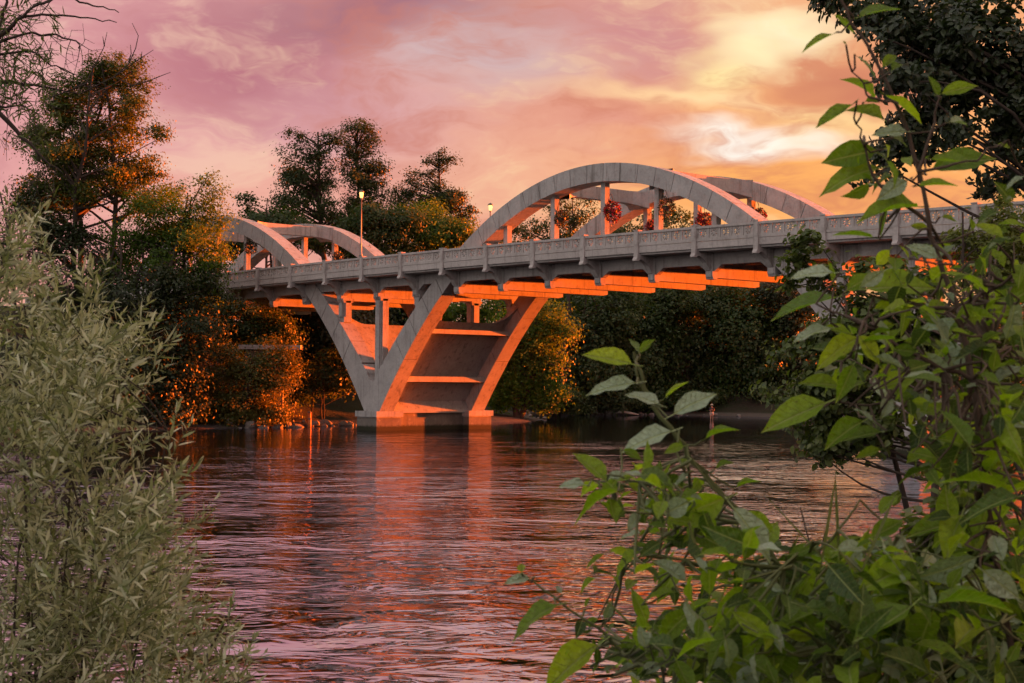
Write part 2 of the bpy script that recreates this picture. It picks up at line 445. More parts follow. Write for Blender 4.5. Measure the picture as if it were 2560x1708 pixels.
def shore_dist(X, Y, poly, nline):
    d = np.full(X.shape, 1e9)
    for i in range(nline-1):
        ax, ay = poly[i]; bx, by = poly[i+1]
        dx, dy = bx-ax, by-ay
        t = np.clip(((X-ax)*dx+(Y-ay)*dy)/(dx*dx+dy*dy), 0, 1)
        d = np.minimum(d, np.hypot(X-ax-t*dx, Y-ay-t*dy))
    ins = np.zeros(X.shape, bool); n = len(poly)
    for i in range(n):
        ax, ay = poly[i]; bx, by = poly[(i+1) % n]
        if ay == by: continue
        c = ((ay > Y) != (by > Y)) & (X < (bx-ax)*(Y-ay)/(by-ay)+ax)
        ins ^= c
    return np.where(ins, d, -d)
def far_z(X, Y):
    X = np.asarray(X, float); Y = np.asarray(Y, float)
    d = shore_dist(X, Y, FAR_POLY, len(FAR_SHORE))
    d = d + 0.9*vnoise(X, Y, 0.35)
    z = np.where(d < 0, d*0.35, np.where(d < 4, 0.14*d, 0.56+0.34*(d-4)))
    z = np.minimum(z, 9.5+0.02*d) + np.where(d > 1, 0.25*vnoise(X, Y, 0.8, 2.0), 0.04*vnoise(X, Y, 2.0))
    return np.maximum(z, -1.6)
def near_z(X, Y):
    X = np.asarray(X, float); Y = np.asarray(Y, float)
    d = shore_dist(X, Y, NEAR_POLY, len(NEAR_SHORE))
    z = np.where(d < 0, d*0.4, np.minimum(0.42*d, 2.0+0.03*d))
    # unseen road embankment carrying the bridge's approach, shaped to shade the foreground
    e = np.clip(11.6-np.maximum(np.maximum(-1.0-Y, Y-13.8), 0)*0.62, 0, None)*np.clip((X-83.5)/5.0, 0, 1)
    z = np.maximum(z, np.where(d > 0.5, e, -9))
    z = z + np.where(d > 0.5, 0.07*vnoise(X, Y, 1.1, 3.0), 0)
    return np.maximum(z, -1.6)
def grid_obj(name, x0, x1, y0, y1, step, fn, mat):
    xs = np.arange(x0, x1+0.01, step); ys = np.arange(y0, y1+0.01, step)
    X, Y = np.meshgrid(xs, ys); Z = fn(X, Y)
    V = np.stack([X, Y, Z], -1).reshape(-1, 3); nx, ny = len(xs), len(ys)
    i = (np.arange(ny-1)[:, None]*nx+np.arange(nx-1)[None, :]).ravel()
    F = np.stack([i, i+1, i+nx+1, i+nx], 1)
    keep = (V[F, 2].max(1) > -1.55)
    o = link(name, np_mesh(name, V, F[keep], mat, True))
    return tag(o, kind='structure')
tag(grid_obj('far_bank', -200, 30, -160, 240, 1.6, far_z, 'bank_earth'), 'wooded far bank of dark earth and gravel sloping to the water')
tag(grid_obj('near_bank', 60, 250, -180, 70, 1.6, near_z, 'bank_earth'), 'earth bank on the near side of the river')
bed = MB(); bed.add([(-6000,-6000,-1.6),(6000,-6000,-1.6),(6000,6000,-1.6),(-6000,6000,-1.6)], [(0,1,2,3)])
tag(bed.obj('ground', 'soil'), 'flat dark ground reaching out to the horizon', kind='structure')
wt = MB(); wt.add([(-2500,-2500,0),(2500,-2500,0),(2500,2500,0),(-2500,2500,0)], [(0,1,2,3)])
tag(wt.obj('river_water', 'river_water'), 'rippled dark river reflecting a pink sky', kind='structure')

# ------------------------------------------------------------------ the bridge
PAN = 4.57
XK = lambda k: (k-4)*PAN
DZ = lambda k: -0.0043*(k-9)**2
K0, K1 = -8, 23
bridge = tag(empty('arch_bridge', (-0.3, 6.4, 0)), 'grey concrete bridge with arched ribs and pierced railings crossing the river', 'bridge')
BOFF = (0.3, -6.4, 0)
def bpart(mb, name, mat='concrete', parent=None):
    if parent is None: return mb.obj(name, mat, bridge, loc=BOFF)
    return mb.obj(name, mat, parent)
def bcopy(o, loc, parent=None):
    c = o.copy(); COL.objects.link(c); c.parent = parent or o.parent; c.location = loc
    return c
OX, OY, OZ = BOFF
XC0 = 22.55            # crown of the middle span
SPAN = 45.7
z_ext = lambda dx: 17.45-0.0267*dx*dx
z_int = lambda dx: 16.30-0.028*dx*dx-0.003*dx**4/484.0
def x_int(z):
    lo, hi = 0.0, 26.0
    for _ in range(40):
        m_ = (lo+hi)/2
        if z_int(m_) > z: lo = m_
        else: hi = m_
    return lo
RIBS = {'near': (1.3, 2.6), 'far': (10.2, 11.5)}
def rib_half_curves(xc, sgn, d0, d1, n, e_in=0.0):
    """sampled extrados and intrados between two distances from the crown"""
    t = np.linspace(d0, d1, n)
    # section planes square to the arch axis: move intrados points back a little
    top, bot = [], []
    for d in t:
        sl_ = 0.055*d
        dt = d+0.5*min(sl_, 1.1)*0.9; db = d-0.5*min(sl_, 1.1)*0.9 if d > 0 else d
        top.append((xc+sgn*dt, z_ext(dt)-e_in)); bot.append((xc+sgn*max(db, 0), z_int(max(db, 0))+e_in))
    return top, bot
seg_cache = {}
def build_rib(xc, y0, y1, left=True, right=True):
    core = MB()
    dmax = 21.1
    for sgn, on in ((-1, left), (1, right)):
        if not on: continue
        t, b = rib_half_curves(xc, sgn, 0.0, dmax, 30, 0.035)
        core.strip_y(t, b, y0+0.035, y1-0.035)
    rib = bpart(core, 'arch_rib', 'concrete_joint')
    edges = np.concatenate([[0.0], np.linspace(0.75, dmax, 15)])
    for sgn, on in ((-1, left), (1, right)):
        if not on: continue
        for i in range(len(edges)-1):
            a, b_ = edges[i]+0.02, edges[i+1]-0.02
            if i == 0: a = 0.004
            t, bt = rib_half_curves(xc, sgn, a, b_, 4)
            m_ = MB().strip_y(t, bt, y0, y1)
            bpart(m_, 'rib_segment', 'concrete', rib)
    return rib
for side in ('near', 'far'):
    y0, y1 = RIBS[side]
    build_rib(XC0, y0, y1)
    build_rib(XC0-SPAN, y0, y1)
    build_rib(XC0+SPAN, y0, y1, True, False)

# pier: pedestals, junction of the legs, slabs between the ribs, ledges, spandrel columns
def build_pier(x0, first=None):
    parts = []
    if first is None:
        for (y0, y1) in RIBS.values():
            j = MB()   # where the two legs run together above the pedestal
            top, bot = [], []
            xl, xr = XC0-SPAN, XC0
            zs = np.linspace(1.35, 4.9, 12)
            # outline: right intrados up, V trough, left intrados down
            right = [(xr-x_int(z), z) for z in zs]
            left = [(xl+x_int(z), z) for z in zs]
            zt = 4.9
            xe = lambda z: math.sqrt((17.45-z)/0.0267)
            trough = []
            for z in np.linspace(4.9, 4.25, 4): trough.append((xr-xe(z), z))
            xa = xr-xe(4.25); xb = xl+xe(4.25)
            for k in range(1, 10):
                th = math.pi*k/10; cx_ = (xa+xb)/2; rr = (xa-xb)/2
                trough.append((cx_+rr*math.cos(th), 4.25-rr*1.0*math.sin(th)))
            for z in np.linspace(4.25, 4.9, 4): trough.append((xl+xe(z), z))
            poly = right+trough+left[::-1]
            n = len(poly)
            yy0, yy1 = y0-0.012, y1+0.012
            j.add([(x, yy0, z) for x, z in poly]+[(x, yy1, z) for x, z in poly],
                  [tuple(range(n)), tuple(range(2*n-1, n-1, -1))]+[(i, i+n, (i+1) % n+n, (i+1) % n) for i in range(n)])
            me = j.mesh('leg_junction', 'concrete')
            bm = bmesh.new(); bm.from_mesh(me); bmesh.ops.triangulate(bm, faces=[f for f in bm.faces if len(f.verts) > 4]); bm.to_mesh(me); bm.free()
            parts.append(link('leg_junction', me, bridge, BOFF))
            p = MB()
            p.box(-1.52, 0.86, y0-0.45, y1+0.55, -1.4, 0.93)
            ped = bpart(p, 'pedestal', 'concrete_wet'); parts.append(ped)
            c_ = MB().box(-1.62, 0.98, y0-0.55, y1+0.65, 1.0, 1.42).box(-1.5, 0.84, y0-0.43, y1+0.53, 0.93, 1.0)
            parts.append(bpart(c_, 'pedestal_cap', 'concrete'))
            # row of columns from the legs up to the deck
            for k in (3, 4, 5):
                xk = XK(k)-0.0
                dx = min(abs(xk-xr), abs(xk-xl))
                zb = z_ext(dx)-0.15 if k != 4 else 3.3
                m_ = MB().box(xk-0.3, xk+0.3, y0+0.3, y1-0.3, zb, 9.7)
                m_.box(xk-0.24, xk+0.24, y0+0.18, y0+0.31, zb+0.4, 9.7).box(xk+0.29, xk+0.36, y0+0.42, y1-0.42, zb+0.4, 9.7)
                m_.box(xk-0.42, xk+0.42, y0+0.12, y1-0.12, 9.7, 9.86)
                m_.box(xk-0.36, xk+0.36, y0+0.2, y1-0.2, 9.55, 9.7)
                parts.append(bpart(m_, 'spandrel_column'))
        ya, yb = RIBS['near'][1]-0.06, RIBS['far'][0]+0.06
        b = MB().box(-1.0, 0.15, ya, yb, -1.4, 1.30)
        parts.append(bpart(b, 'pier_base_wall', 'concrete_wet'))
        for sgn in (1, -1):
            xo = XC0 if sgn > 0 else XC0-SPAN
            ny, nz = 28, 14
            ys = np.linspace(ya, yb, ny)
            V = []; 
            for off in (1.2, 1.65):
                for y in ys:
                    e = min(y-ya, yb-y)
                    zt = 8.0 + (1.5*(1-math.sqrt(max(0, 1-((1.6-e)/1.6)**2))) if e < 1.6 else 0)
                    for z in np.linspace(1.28, zt, nz):
                        x = (xo-x_int(z)-off) if sgn > 0 else (xo+x_int(z)+off)
                        V.append((x, y, z))
            F = []; H = ny*nz
            for i in range(ny-1):
                for q in range(nz-1):
                    a = i*nz+q
                    F.append((a, a+nz, a+nz+1, a+1)); F.append((H+a+1, H+a+nz+1, H+a+nz, H+a))
                a = i*nz+nz-1; F.append((a, a+nz, H+a+nz, H+a))
            parts.append(bpart(MB().add(V, F), 'leg_slab'))
            for z0, z1, out_ in ((3.6, 4.0, 0.2), (7.1, 7.42, 0.2)):
                xa_ = xo-sgn*(x_int((z0+z1)/2))
                l = MB(); xs_ = sorted((xa_-sgn*out_, xa_-sgn*1.45)); l.box(xs_[0], xs_[1], ya, yb, z0, z1)
                parts.append(bpart(l, 'pier_ledge'))
        return parts
    out = []
    for o in first: out.append(bcopy(o, (OX+x0, OY, OZ)))
    return out
pier0 = build_pier(0)
build_pier(SPAN, pier0); build_pier(-SPAN, pier0)

# cross struts between the ribs, flared where they meet them
def strut(x, zc):
    m_ = MB(); ys = np.linspace(2.55, 10.25, 23); top, bot = [], []
    V = []; n = len(ys)
    for y in ys:
        e = min(y-2.55, 10.25-y); fl = 0.32*max(0, 1-e/1.6)**2; fx = 0.28+0.7*max(0, 1-e/1.5)**2
        V += [(x-fx, y, zc-0.42-fl), (x+fx, y, zc-0.42-fl), (x+fx, y, zc+0.42), (x-fx, y, zc+0.42)]
    F = []
    for i in range(n-1):
        for k in range(4): F.append((i*4+k, i*4+(k+1) % 4, i*4+4+(k+1) % 4, i*4+4+k))
    bpart(m_.add(V, F), 'cross_strut')
for xc in (XC0, XC0-SPAN):
    for d in (-4.5, 4.5): strut(xc+d, 16.36)

# hangers
HANG = []
for base in (9, -1):
    for k in range(base-2, base+3):
        dx = abs(XK(k)-(XC0 if base == 9 else XC0-SPAN))
        for side, (y0, y1) in RIBS.items():
            yc = (y0+y1)/2
            m_ = MB().box(XK(k)-0.19, XK(k)+0.19, yc-0.21, yc+0.21, 11.3, z_int(dx)+0.1)
            m_.box(XK(k)-0.27, XK(k)+0.27, yc-0.29, yc+0.29, 11.3, 12.05)
            bpart(m_, 'hanger'); HANG.append((k, side, XK(k), yc))

# floor beams, brackets, girders, deck
proto = {}
for k in range(K0, K1+1):
    x = XK(k); dz = DZ(k)
    if not proto:
        proto['floor_beam'] = bpart(MB().box(-0.22, 0.22, 1.75, 11.05, 9.86, 11.3), 'floor_beam')
        def brk(f):
            poly = [(-0.06, 11.46), (-0.06, 11.22), (0.02, 11.12), (0.3, 11.06), (0.62, 10.93), (0.9, 10.72), (1.08, 10.46), (1.2, 10.3), (1.32, 10.24), (1.32, 11.46)]
            return [(y if f else 12.8-y, z) for y, z in poly]
        def blk(f):
            poly = [(1.32, 11.3), (1.32, 9.95), (1.40, 9.76), (1.76, 9.76), (1.76, 11.3)]
            return [(y if f else 12.8-y, z) for y, z in poly]
        proto['bracket'] = bpart(MB().prism_x(brk(True), -0.17, 0.17), 'bracket')
        proto['bracket_far'] = bpart(MB().prism_x(brk(False), -0.17, 0.17), 'bracket')
        proto['beam_end'] = bpart(MB().prism_x(blk(True), -0.27, 0.27).box(-0.2, 0.2, 1.28, 1.33, 9.9, 11.2), 'beam_end_block')
        proto['beam_end_far'] = bpart(MB().prism_x([(11.06, 11.3), (11.06, 9.88), (11.48, 9.95), (11.48, 11.3)], -0.19, 0.19), 'beam_end_block')
        first = True
    for o in list(proto.values()):
        if k == K0: o.location = (OX+x, OY, OZ+dz)
        else: bcopy(o, (OX+x, OY, OZ+dz))
def bay_strip(mb, k, y0, y1, z0, z1, x0=0.0, x1=0.0):
    xa, xb = XK(k)+x0, XK(k+1)-x1
    za, zb = DZ(k), DZ(k+1)
    mb.strip_y([(xa, z1+za), (xb, z1+zb)], [(xa, z0+za), (xb, z0+zb)], y0, y1)
for k in range(K0, K1):
    m_ = MB(); bay_strip(m_, k, 0.16, 12.64, 11.34, 11.62); bpart(m_, 'deck_slab')
    m_ = MB(); bay_strip(m_, k, 2.9, 9.9, 11.63, 11.70); bpart(m_, 'road_surface', 'asphalt')
    for y in (1.42, 10.98):
        m_ = MB(); zg = 10.62 if y < 5 else 10.58
        bay_strip(m_, k, y, y+0.4, zg, 11.33, 0.28, 0.28)
        for s_, xx in ((1, XK(k)+0.28), (-1, XK(k+1)-0.28)) if y < 5 else ():   # little haunches at the girder ends
            zz = DZ(k if s_ > 0 else k+1)
            m_.strip_y([(xx, 10.62+zz), (xx+s_*0.55, 10.62+zz)][::s_], [(xx, 10.22+zz), (xx+s_*0.55, 10.6+zz)][::s_], y+0.02, y+0.38)
        bpart(m_, 'edge_girder')
    for y in (4.4, 6.4, 8.4):
        m_ = MB(); bay_strip(m_, k, y-0.15, y+0.15, 10.75, 11.33, 0.23, 0.23); bpart(m_, 'stringer')
    for y0, y1 in ((0.02, 0.155), (12.645, 12.78)):
        m_ = MB(); bay_strip(m_, k, y0, y1, 11.47, 11.86, 0.02, 0.02); bpart(m_, 'fascia_panel', 'concrete_rail')

# railing: posts, bay frames, pierced rosette panels
pw, ph = 0.70, 0.56
bm = bmesh.new()
def rosette():
    r1, r2 = 0.085, 0.235
    ang = []
    for k in range(8):
        c_ = math.pi/8+k*math.pi/4
        ang += [c_-0.17, c_+0.17]        # slot edges
    vh = [bm.verts.new((r1*math.cos(a), 0, r1*math.sin(a))) for a in ang]
    vr = [bm.verts.new((r2*math.cos(a), 0, r2*math.sin(a))) for a in ang]
    def sq(a):
        c_, s_ = math.cos(a), math.sin(a); t = min((pw/2)/max(abs(c_), 1e-6), (ph/2)/max(abs(s_), 1e-6))
        return bm.verts.new((c_*t, 0, s_*t))
    vo = [sq(a) for a in ang]
    cor = [bm.verts.new((sx*pw/2, 0, sz*ph/2)) for sx, sz in ((1, 1), (-1, 1), (-1, -1), (1, -1))]
    ca = [math.atan2(ph, pw), math.pi-math.atan2(ph, pw), math.pi+math.atan2(ph, pw), 2*math.pi-math.atan2(ph, pw)]
    n = 16
    bm.faces.new(vh)
    for i in range(n):
        j = (i+1) % n
        if i % 2 == 1: bm.faces.new((vh[i], vr[i], vr[j], vh[j]))   # spoke
        a0, a1 = ang[i], ang[j] if j else ang[0]+2*math.pi
        mid = [c for c, t in zip(cor, ca) if a0 < t < a1 or a0 < t+2*math.pi < a1]
        bm.faces.new([vr[i], vo[i]]+mid+[vo[j], vr[j]])
rosette()
ret = bmesh.ops.extrude_face_region(bm, geom=bm.faces[:])
bmesh.ops.translate(bm, verts=[v for v in ret['geom'] if isinstance(v, bmesh.types.BMVert)], vec=(0, 0.07, 0))
bmesh.ops.recalc_face_normals(bm, faces=bm.faces)
gme = bpy.data.meshes.new('grille_panel'); bm.to_mesh(gme); bm.free(); gme.materials.append(MAT['concrete_rail'])
def post_mesh(f):
    m_ = MB().box(-0.17, 0.17, -0.09, 0.25, 11.5, 12.80).box(-0.20, 0.20, -0.12, 0.28, 12.80, 12.86)
    m_.box(-0.12, 0.12, -0.115, -0.09, 11.95, 12.68)
    m_.prism_x([(-0.09, 11.5), (-0.10, 11.2), (-0.2, 11.06), (-0.2, 10.98), (0.0, 10.98), (0.25, 11.12), (0.25, 11.5)], -0.165, 0.165)
    if not f: m_.v = [(x, 12.8-y, z) for x, y, z in m_.v]
    return m_.mesh('railing_post', 'concrete_rail')
for near in (True, False):
    pm = post_mesh(near); ysh = 0.0 if near else 12.62
    for k in range(K0, K1+1): link('railing_post', pm, bridge, (OX+XK(k), OY, OZ+DZ(k)))
    for k in range(K0, K1):
        m_ = MB()
        bay_strip(m_, k, 0.0+ysh, 0.18+ysh, 11.88, 12.06, 0.172, 0.172)
        bay_strip(m_, k, -0.03+ysh, 0.21+ysh, 12.62, 12.76, 0.172, 0.172)
        L = PAN-0.345
        for q in range(6):
            xm = XK(k)+0.1725+L*q/5; z_ = DZ(k)+(DZ(k+1)-DZ(k))*(q/5)
            a_, b_ = (xm+0.002, xm+0.06) if q == 0 else ((xm-0.06, xm-0.002) if q == 5 else (xm-0.06, xm+0.06))
            m_.box(a_, b_, 0.02+ysh, 0.16+ysh, 12.05+z_, 12.63+z_)
        fr = bpart(m_, 'railing_bay', 'concrete_rail')
        for q in range(5):
            z_ = DZ(k)+(DZ(k+1)-DZ(k))*((q+0.5)/5)
            link('grille_panel', gme, fr, (XK(k)+0.1725+L*(q+0.5)/5, 0.055+ysh, 12.34+z_))

# left abutment with its wing wall
ab = MB().box(-52, -46.6-0.0, 0.6, 12.2, 0.5, 9.7)
bpart(ab, 'abutment', 'concrete')

# ------------------------------------------------------------------ lamps on the bridge
def street_lamp(x, y, z0, ztop, label):
    t = tag(empty('street_lamp', (x, y, z0)), label, 'street lamp', 'lamp posts on the bridge')
    h = ztop-z0
    MB().lathe([(0.14, 0), (0.14, 0.12), (0.09, 0.2), (0.06, 0.9), (0.075, 0.95), (0.05, 1.0), (0.04, h-0.75), (0.09, h-0.72), (0.09, h-0.66), (0.06, h-0.62)], 10).obj('pole', 'lamp_metal', t, True)
    MB().lathe([(0.07, h-0.62), (0.12, h-0.58), (0.14, h-0.36), (0.15, h-0.22), (0.14, h-0.2)], 12).obj('globe', 'lamp_globe', t, True)
    MB().lathe([(0.22, h-0.2), (0.20, h-0.15), (0.12, h-0.06), (0.04, h-0.03), (0.02, h)], 12).obj('lamp_cap', 'lamp_dark', t, True)
street_lamp(-0.1, -0.02, 12.86+DZ(4), 17.65, 'tall lit lamp post in front, on the railing above the pier')
street_lamp(-0.25, 12.75, 12.86+DZ(4), 17.75, 'lit lamp half hidden behind the left foot of the middle arch')

# ------------------------------------------------------------------ foliage helpers
def unit(v): return v/(np.linalg.norm(v, axis=-1, keepdims=True)+1e-9)
def leaf_cards(P, length, width, rng, up=0.5, shape='rhomb', dirs=None, fold=0.18, jitter=0.35, bias=None):
    """leaf-sized faces at the points P; folded along the midrib"""
    n = len(P)
    nrm = unit(rng.normal(size=(n, 3))+np.array([0, 0, up*2.0])) if bias is None else unit(rng.normal(size=(n, 3))*0.6+np.array([0, 0, up*1.2])+bias)
    d = rng.normal(size=(n, 3)) if dirs is None else dirs+rng.normal(size=(n, 3))*0.25
    d = unit(d-nrm*(d*nrm).sum(1, keepdims=True))
    s = np.cross(nrm, d)
    L = length*(1+jitter*rng.uniform(-1, 1, (n, 1))); W = width*(1+jitter*rng.uniform(-1, 1, (n, 1)))
    if shape == 'rhomb':
        pts = [P, P+d*L*0.45+s*W/2+nrm*W*fold, P+d*L, P+d*L*0.45-s*W/2+nrm*W*fold]
        V = np.stack(pts, 1).reshape(-1, 3); b = np.arange(n)[:, None]*4
        return V, b+np.array([[0, 1, 2, 3]])
    pts = [P, P+d*L*0.28+s*W*0.46+nrm*W*fold, P+d*L*0.68+s*W*0.38+nrm*W*fold, P+d*L-nrm*L*0.08,
           P+d*L*0.68-s*W*0.38+nrm*W*fold, P+d*L*0.28-s*W*0.46+nrm*W*fold]
    V = np.stack(pts, 1).reshape(-1, 3); b = np.arange(n)*6
    F = np.concatenate([np.stack([b, b+1, b+2, b+3], 1), np.stack([b, b+3, b+4, b+5], 1)])
    return V, F
UPV = np.array([0, 0, 1.0])
FH = unit(np.array([cF[0], cF[1], 0.0]))
RH = np.array([FH[1], -FH[0], 0.0])
def blob_points(blobs, D, n, rng, shell=0.35, deep=0.8):
    """points inside a union of ellipsoids given as (px, py, rx, ry) in the photo, D metres away"""
    lumps = []
    for b in blobs:
        lumps.append((b[0], b[1], b[2]*0.78, b[3]*0.78, 0.8, rng.uniform(-0.2, 0.2)*b[2]*D/FPX))
        for q in range(7):
            th = rng.uniform(0, 2*math.pi); rr = rng.uniform(0.6, 0.98); sz = rng.uniform(0.22, 0.46)
            lumps.append((b[0]+b[2]*rr*math.cos(th), b[1]+b[3]*rr*math.sin(th), b[2]*sz, b[3]*sz*rng.uniform(0.7, 1.1), 1.15, rng.uniform(-0.8, 0.8)*b[2]*D/FPX))
    blobs = lumps
    a = np.array([b[2]*b[3]*(b[4] if len(b) > 4 else 1.0) for b in blobs], float); a /= a.sum()
    which = rng.choice(len(blobs), n, p=a)
    v = unit(rng.normal(size=(n, 3))); r = (shell+(1-shell)*rng.uniform(0, 1, (n, 1)))**0.6
    v = v*r
    out = np.zeros((n, 3))
    for i, b in enumerate(blobs):
        m = which == i
        dd = D+(b[5] if len(b) > 5 else 0.0)
        c = at(b[0], b[1], dd); k = dd/FPX
        out[m] = c + v[m][:, :1]*RH*b[2]*k + v[m][:, 1:2]*FH*b[2]*k*deep + v[m][:, 2:3]*UPV*b[3]*k
    return out
def tree(name, label, blobs, D, tpx, mat, n_clump, per, leaf, seed, cat='tree', group=None, bark='bark', trunk_r=0.3, limbs=28,
         zf=far_z, clump=0.55, shape='rhomb', lw=0.62, up=0.5, top=None, shell=0.25, deep=0.8, stems=1, base_dz=0.0, seg=6):
    rng = np.random.default_rng(seed)
    b = at(tpx, 1000, D); base = np.array([b[0], b[1], float(zf(np.array([b[0]]), np.array([b[1]]))[0])-0.15+base_dz])
    C_ = blob_points(blobs, D, n_clump, rng, shell, deep)
    C_ = C_[C_[:, 2] > base[2]+0.2] if len(C_) else C_
    off = rng.normal(size=(len(C_), per, 3))*clump*np.array([1, 1, 0.6])*rng.uniform(0.5, 1.3, (len(C_), 1, 1))
    P = (C_[:, None, :]+off).reshape(-1, 3)
    cc = C_.mean(0); out_ = (unit(C_-cc)[:, None, :]*0.9+unit(off)*0.8).reshape(-1, 3)
    zmin = zf(P[:, 0], P[:, 1])+0.1 if zf is not None else 0
    kp = P[:, 2] > np.maximum(zmin, 0.12); P = P[kp]
    V, F = leaf_cards(P, leaf, leaf*lw, rng, up, shape, bias=out_[kp])
    root = tag(empty(name, base), label, cat, group)
    link('crown', np_mesh('crown', V-base, F, mat), root)
    # trunk(s) and limbs
    tp = top if top is not None else (blobs[0][0], min(q[1]-0.35*q[3] for q in blobs))
    T = at(tp[0], tp[1], D)
    lst = []
    trunks = []
    for s_ in range(stems):
        e = T+(rng.normal(size=3)*np.array([1, 1, 0.2])*(0.05*(T[2]-base[2]) if s_ else 0.0))
        bb = base+(rng.normal(size=3)*np.array([0.5, 0.5, 0]) if s_ else 0)
        t = np.linspace(0, 1, 9)[:, None]
        path = bb+(e-bb)*t+np.sin(t*np.pi)*rng.normal(size=3)*np.array([1, 1, 0])*0.04*(T[2]-base[2])
        path[1:-1] += rng.normal(size=(7, 3))*0.012*(T[2]-base[2])
        trunks.append(path); lst.append((path, trunk_r*(1-0.86*t[:, 0])+min(0.02, 0.06*trunk_r)))
    lp = []
    if limbs and len(C_):
        for i in rng.choice(len(C_), min(limbs, len(C_)), replace=False):
            c = C_[i]; path = trunks[rng.integers(len(trunks))]
            hz = np.hypot(c[0]-path[-1][0], c[1]-path[-1][1])
            f = np.clip((c[2]-0.55*hz-base[2])/(T[2]-base[2]+1e-6), 0.12, 0.93)
            a = np.array([np.interp(f, np.linspace(0, 1, 9), path[:, q]) for q in range(3)])
            t = np.linspace(0, 1, 6)[:, None]
            pth = a+(c-a)*t+UPV*np.sin(t*np.pi)*0.12*np.linalg.norm(c-a)*rng.uniform(-0.3, 0.8)+np.sin(t*np.pi)*rng.normal(size=3)*0.06*np.linalg.norm(c-a)
            lp.append((pth, trunk_r*(0.42*(1-f)+0.12)*(1-0.85*t[:, 0])+min(0.012, 0.05*trunk_r)))
    link('trunk', tubes_mesh('trunk', [(p-base, r) for p, r in lst+lp], bark, seg), root)
    return root

# ------------------------------------------------------------------ trees, left bank and behind the bridge
tree('cottonwood', 'tallest tree on the left bank, loose rust-brown crown catching the sun',
     [(235,270,125,120), (300,230,70,90), (200,250,70,90), (170,330,110,110), (320,350,95,110), (230,440,150,110), (150,430,90,110), (330,470,110,70), (250,180,60,45), (110,520,80,70), (340,200,40,40)],
     123, 235, 'leaf_cottonwood', 1000, 56, 0.22, 1, trunk_r=0.34, limbs=90, clump=0.48, top=(250,170), stems=3, shell=0.15)
tree('bank_tree', 'dark tree with a gold sunlit right edge hiding the bridge end',
     [(470,520,80,90), (510,590,60,80), (420,560,90,110), (350,640,110,110), (460,680,90,90), (530,650,35,70), (280,620,90,90)],
     119.5, 420, 'leaf_gold', 600, 50, 0.22, 2, trunk_r=0.3, limbs=50, clump=0.55, stems=2)
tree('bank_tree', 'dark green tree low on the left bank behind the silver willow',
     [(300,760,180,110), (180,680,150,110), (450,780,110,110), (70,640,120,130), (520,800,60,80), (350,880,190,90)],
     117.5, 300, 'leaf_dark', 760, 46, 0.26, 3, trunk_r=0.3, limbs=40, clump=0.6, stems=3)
tree('bank_shrub', 'dark shrub overhanging the water on the far left',
     [(330,960,150,80), (200,930,170,110), (440,920,90,80), (100,880,150,110), (380,1010,110,50), (300,1045,160,30), (440,1040,70,30), (150,1030,150,50)],
     115, 300, 'leaf_dark', 620, 46, 0.25, 4, cat='shrub', trunk_r=0.12, limbs=24, clump=0.55, stems=3)
tree('bank_shrub', 'rust-orange sunlit shrub at the waterline left of the pier',
     [(640,960,85,80), (590,1010,80,60), (690,930,50,70), (520,1000,70,70), (660,1030,60,40), (470,1030,60,40), (560,920,60,60), (720,890,28,40), (590,1052,100,20), (690,1045,45,20), (500,1052,50,18)],
     120.5, 620, 'leaf_rust', 720, 46, 0.21, 5, cat='shrub', trunk_r=0.12, limbs=30, clump=0.5, stems=4)
tree('bank_shrub', 'green shrub under the left end of the bridge',
     [(650,805,75,45), (590,850,70,50), (700,840,40,40), (560,800,50,60)],
     127, 640, 'leaf_mid', 320, 44, 0.23, 6, cat='shrub', trunk_r=0.12, limbs=18, clump=0.5, stems=3)
tree('understory_tree', 'dark tree under the deck left of the pier',
     [(780,800,110,90), (700,760,90,70), (870,790,80,90), (820,890,110,60)],
     142, 790, 'leaf_dark', 420, 32, 0.40, 7, trunk_r=0.25, limbs=26, clump=0.8, stems=2)
tree('locust_tree', 'left of the two tall trees rising behind the left arches',
     [(790,350,62,45), (760,400,62,60), (810,430,50,60), (740,470,65,45), (775,520,70,40), (700,550,70,40), (850,545,45,40), (735,340,25,22)],
     158, 800, 'leaf_locust', 330, 44, 0.26, 8, trunk_r=0.42, limbs=80, clump=0.55, top=(795,330), shell=0.1)
tree('locust_tree', 'right of the two tall trees rising behind the left arches',
     [(890,350,50,40), (920,340,26,28), (900,410,55,50), (935,430,30,40), (905,480,50,50), (880,545,55,40), (945,500,25,30), (868,318,14,14), (960,470,20,18)],
     160, 878, 'leaf_locust', 290, 44, 0.26, 9, trunk_r=0.40, limbs=70, clump=0.55, top=(895,325), shell=0.1)
tree('snag_tree', 'crooked thin-topped tree with a twisted bare leader',
     [(1098,388,26,16), (1075,402,20,13), (1120,398,20,14), (1090,432,24,20), (1038,445,32,24), (1010,480,30,28), (1100,495,50,40), (1050,500,60,36), (1140,520,40,36), (1165,545,24,30)],
     164, 1062, 'leaf_locust', 320, 36, 0.24, 10, trunk_r=0.34, limbs=90, clump=0.4, top=(1096,378), shell=0.05)
tree('bank_tree', 'golden sunlit tree filling the gap left of the middle arch',
     [(1090,560,95,55), (1130,590,70,50), (1040,540,60,45), (1010,600,90,45)],
     157, 1080, 'leaf_gold', 430, 44, 0.28, 11, trunk_r=0.26, limbs=26, clump=0.6, stems=2)
tree('bank_tree', 'dark green tree between the left arches and the front lamp',
     [(950,570,70,60), (890,600,80,50), (1000,560,50,50), (980,640,90,40)],
     153, 950, 'leaf_mid', 430, 44, 0.28, 12, trunk_r=0.26, limbs=26, clump=0.6, stems=2)
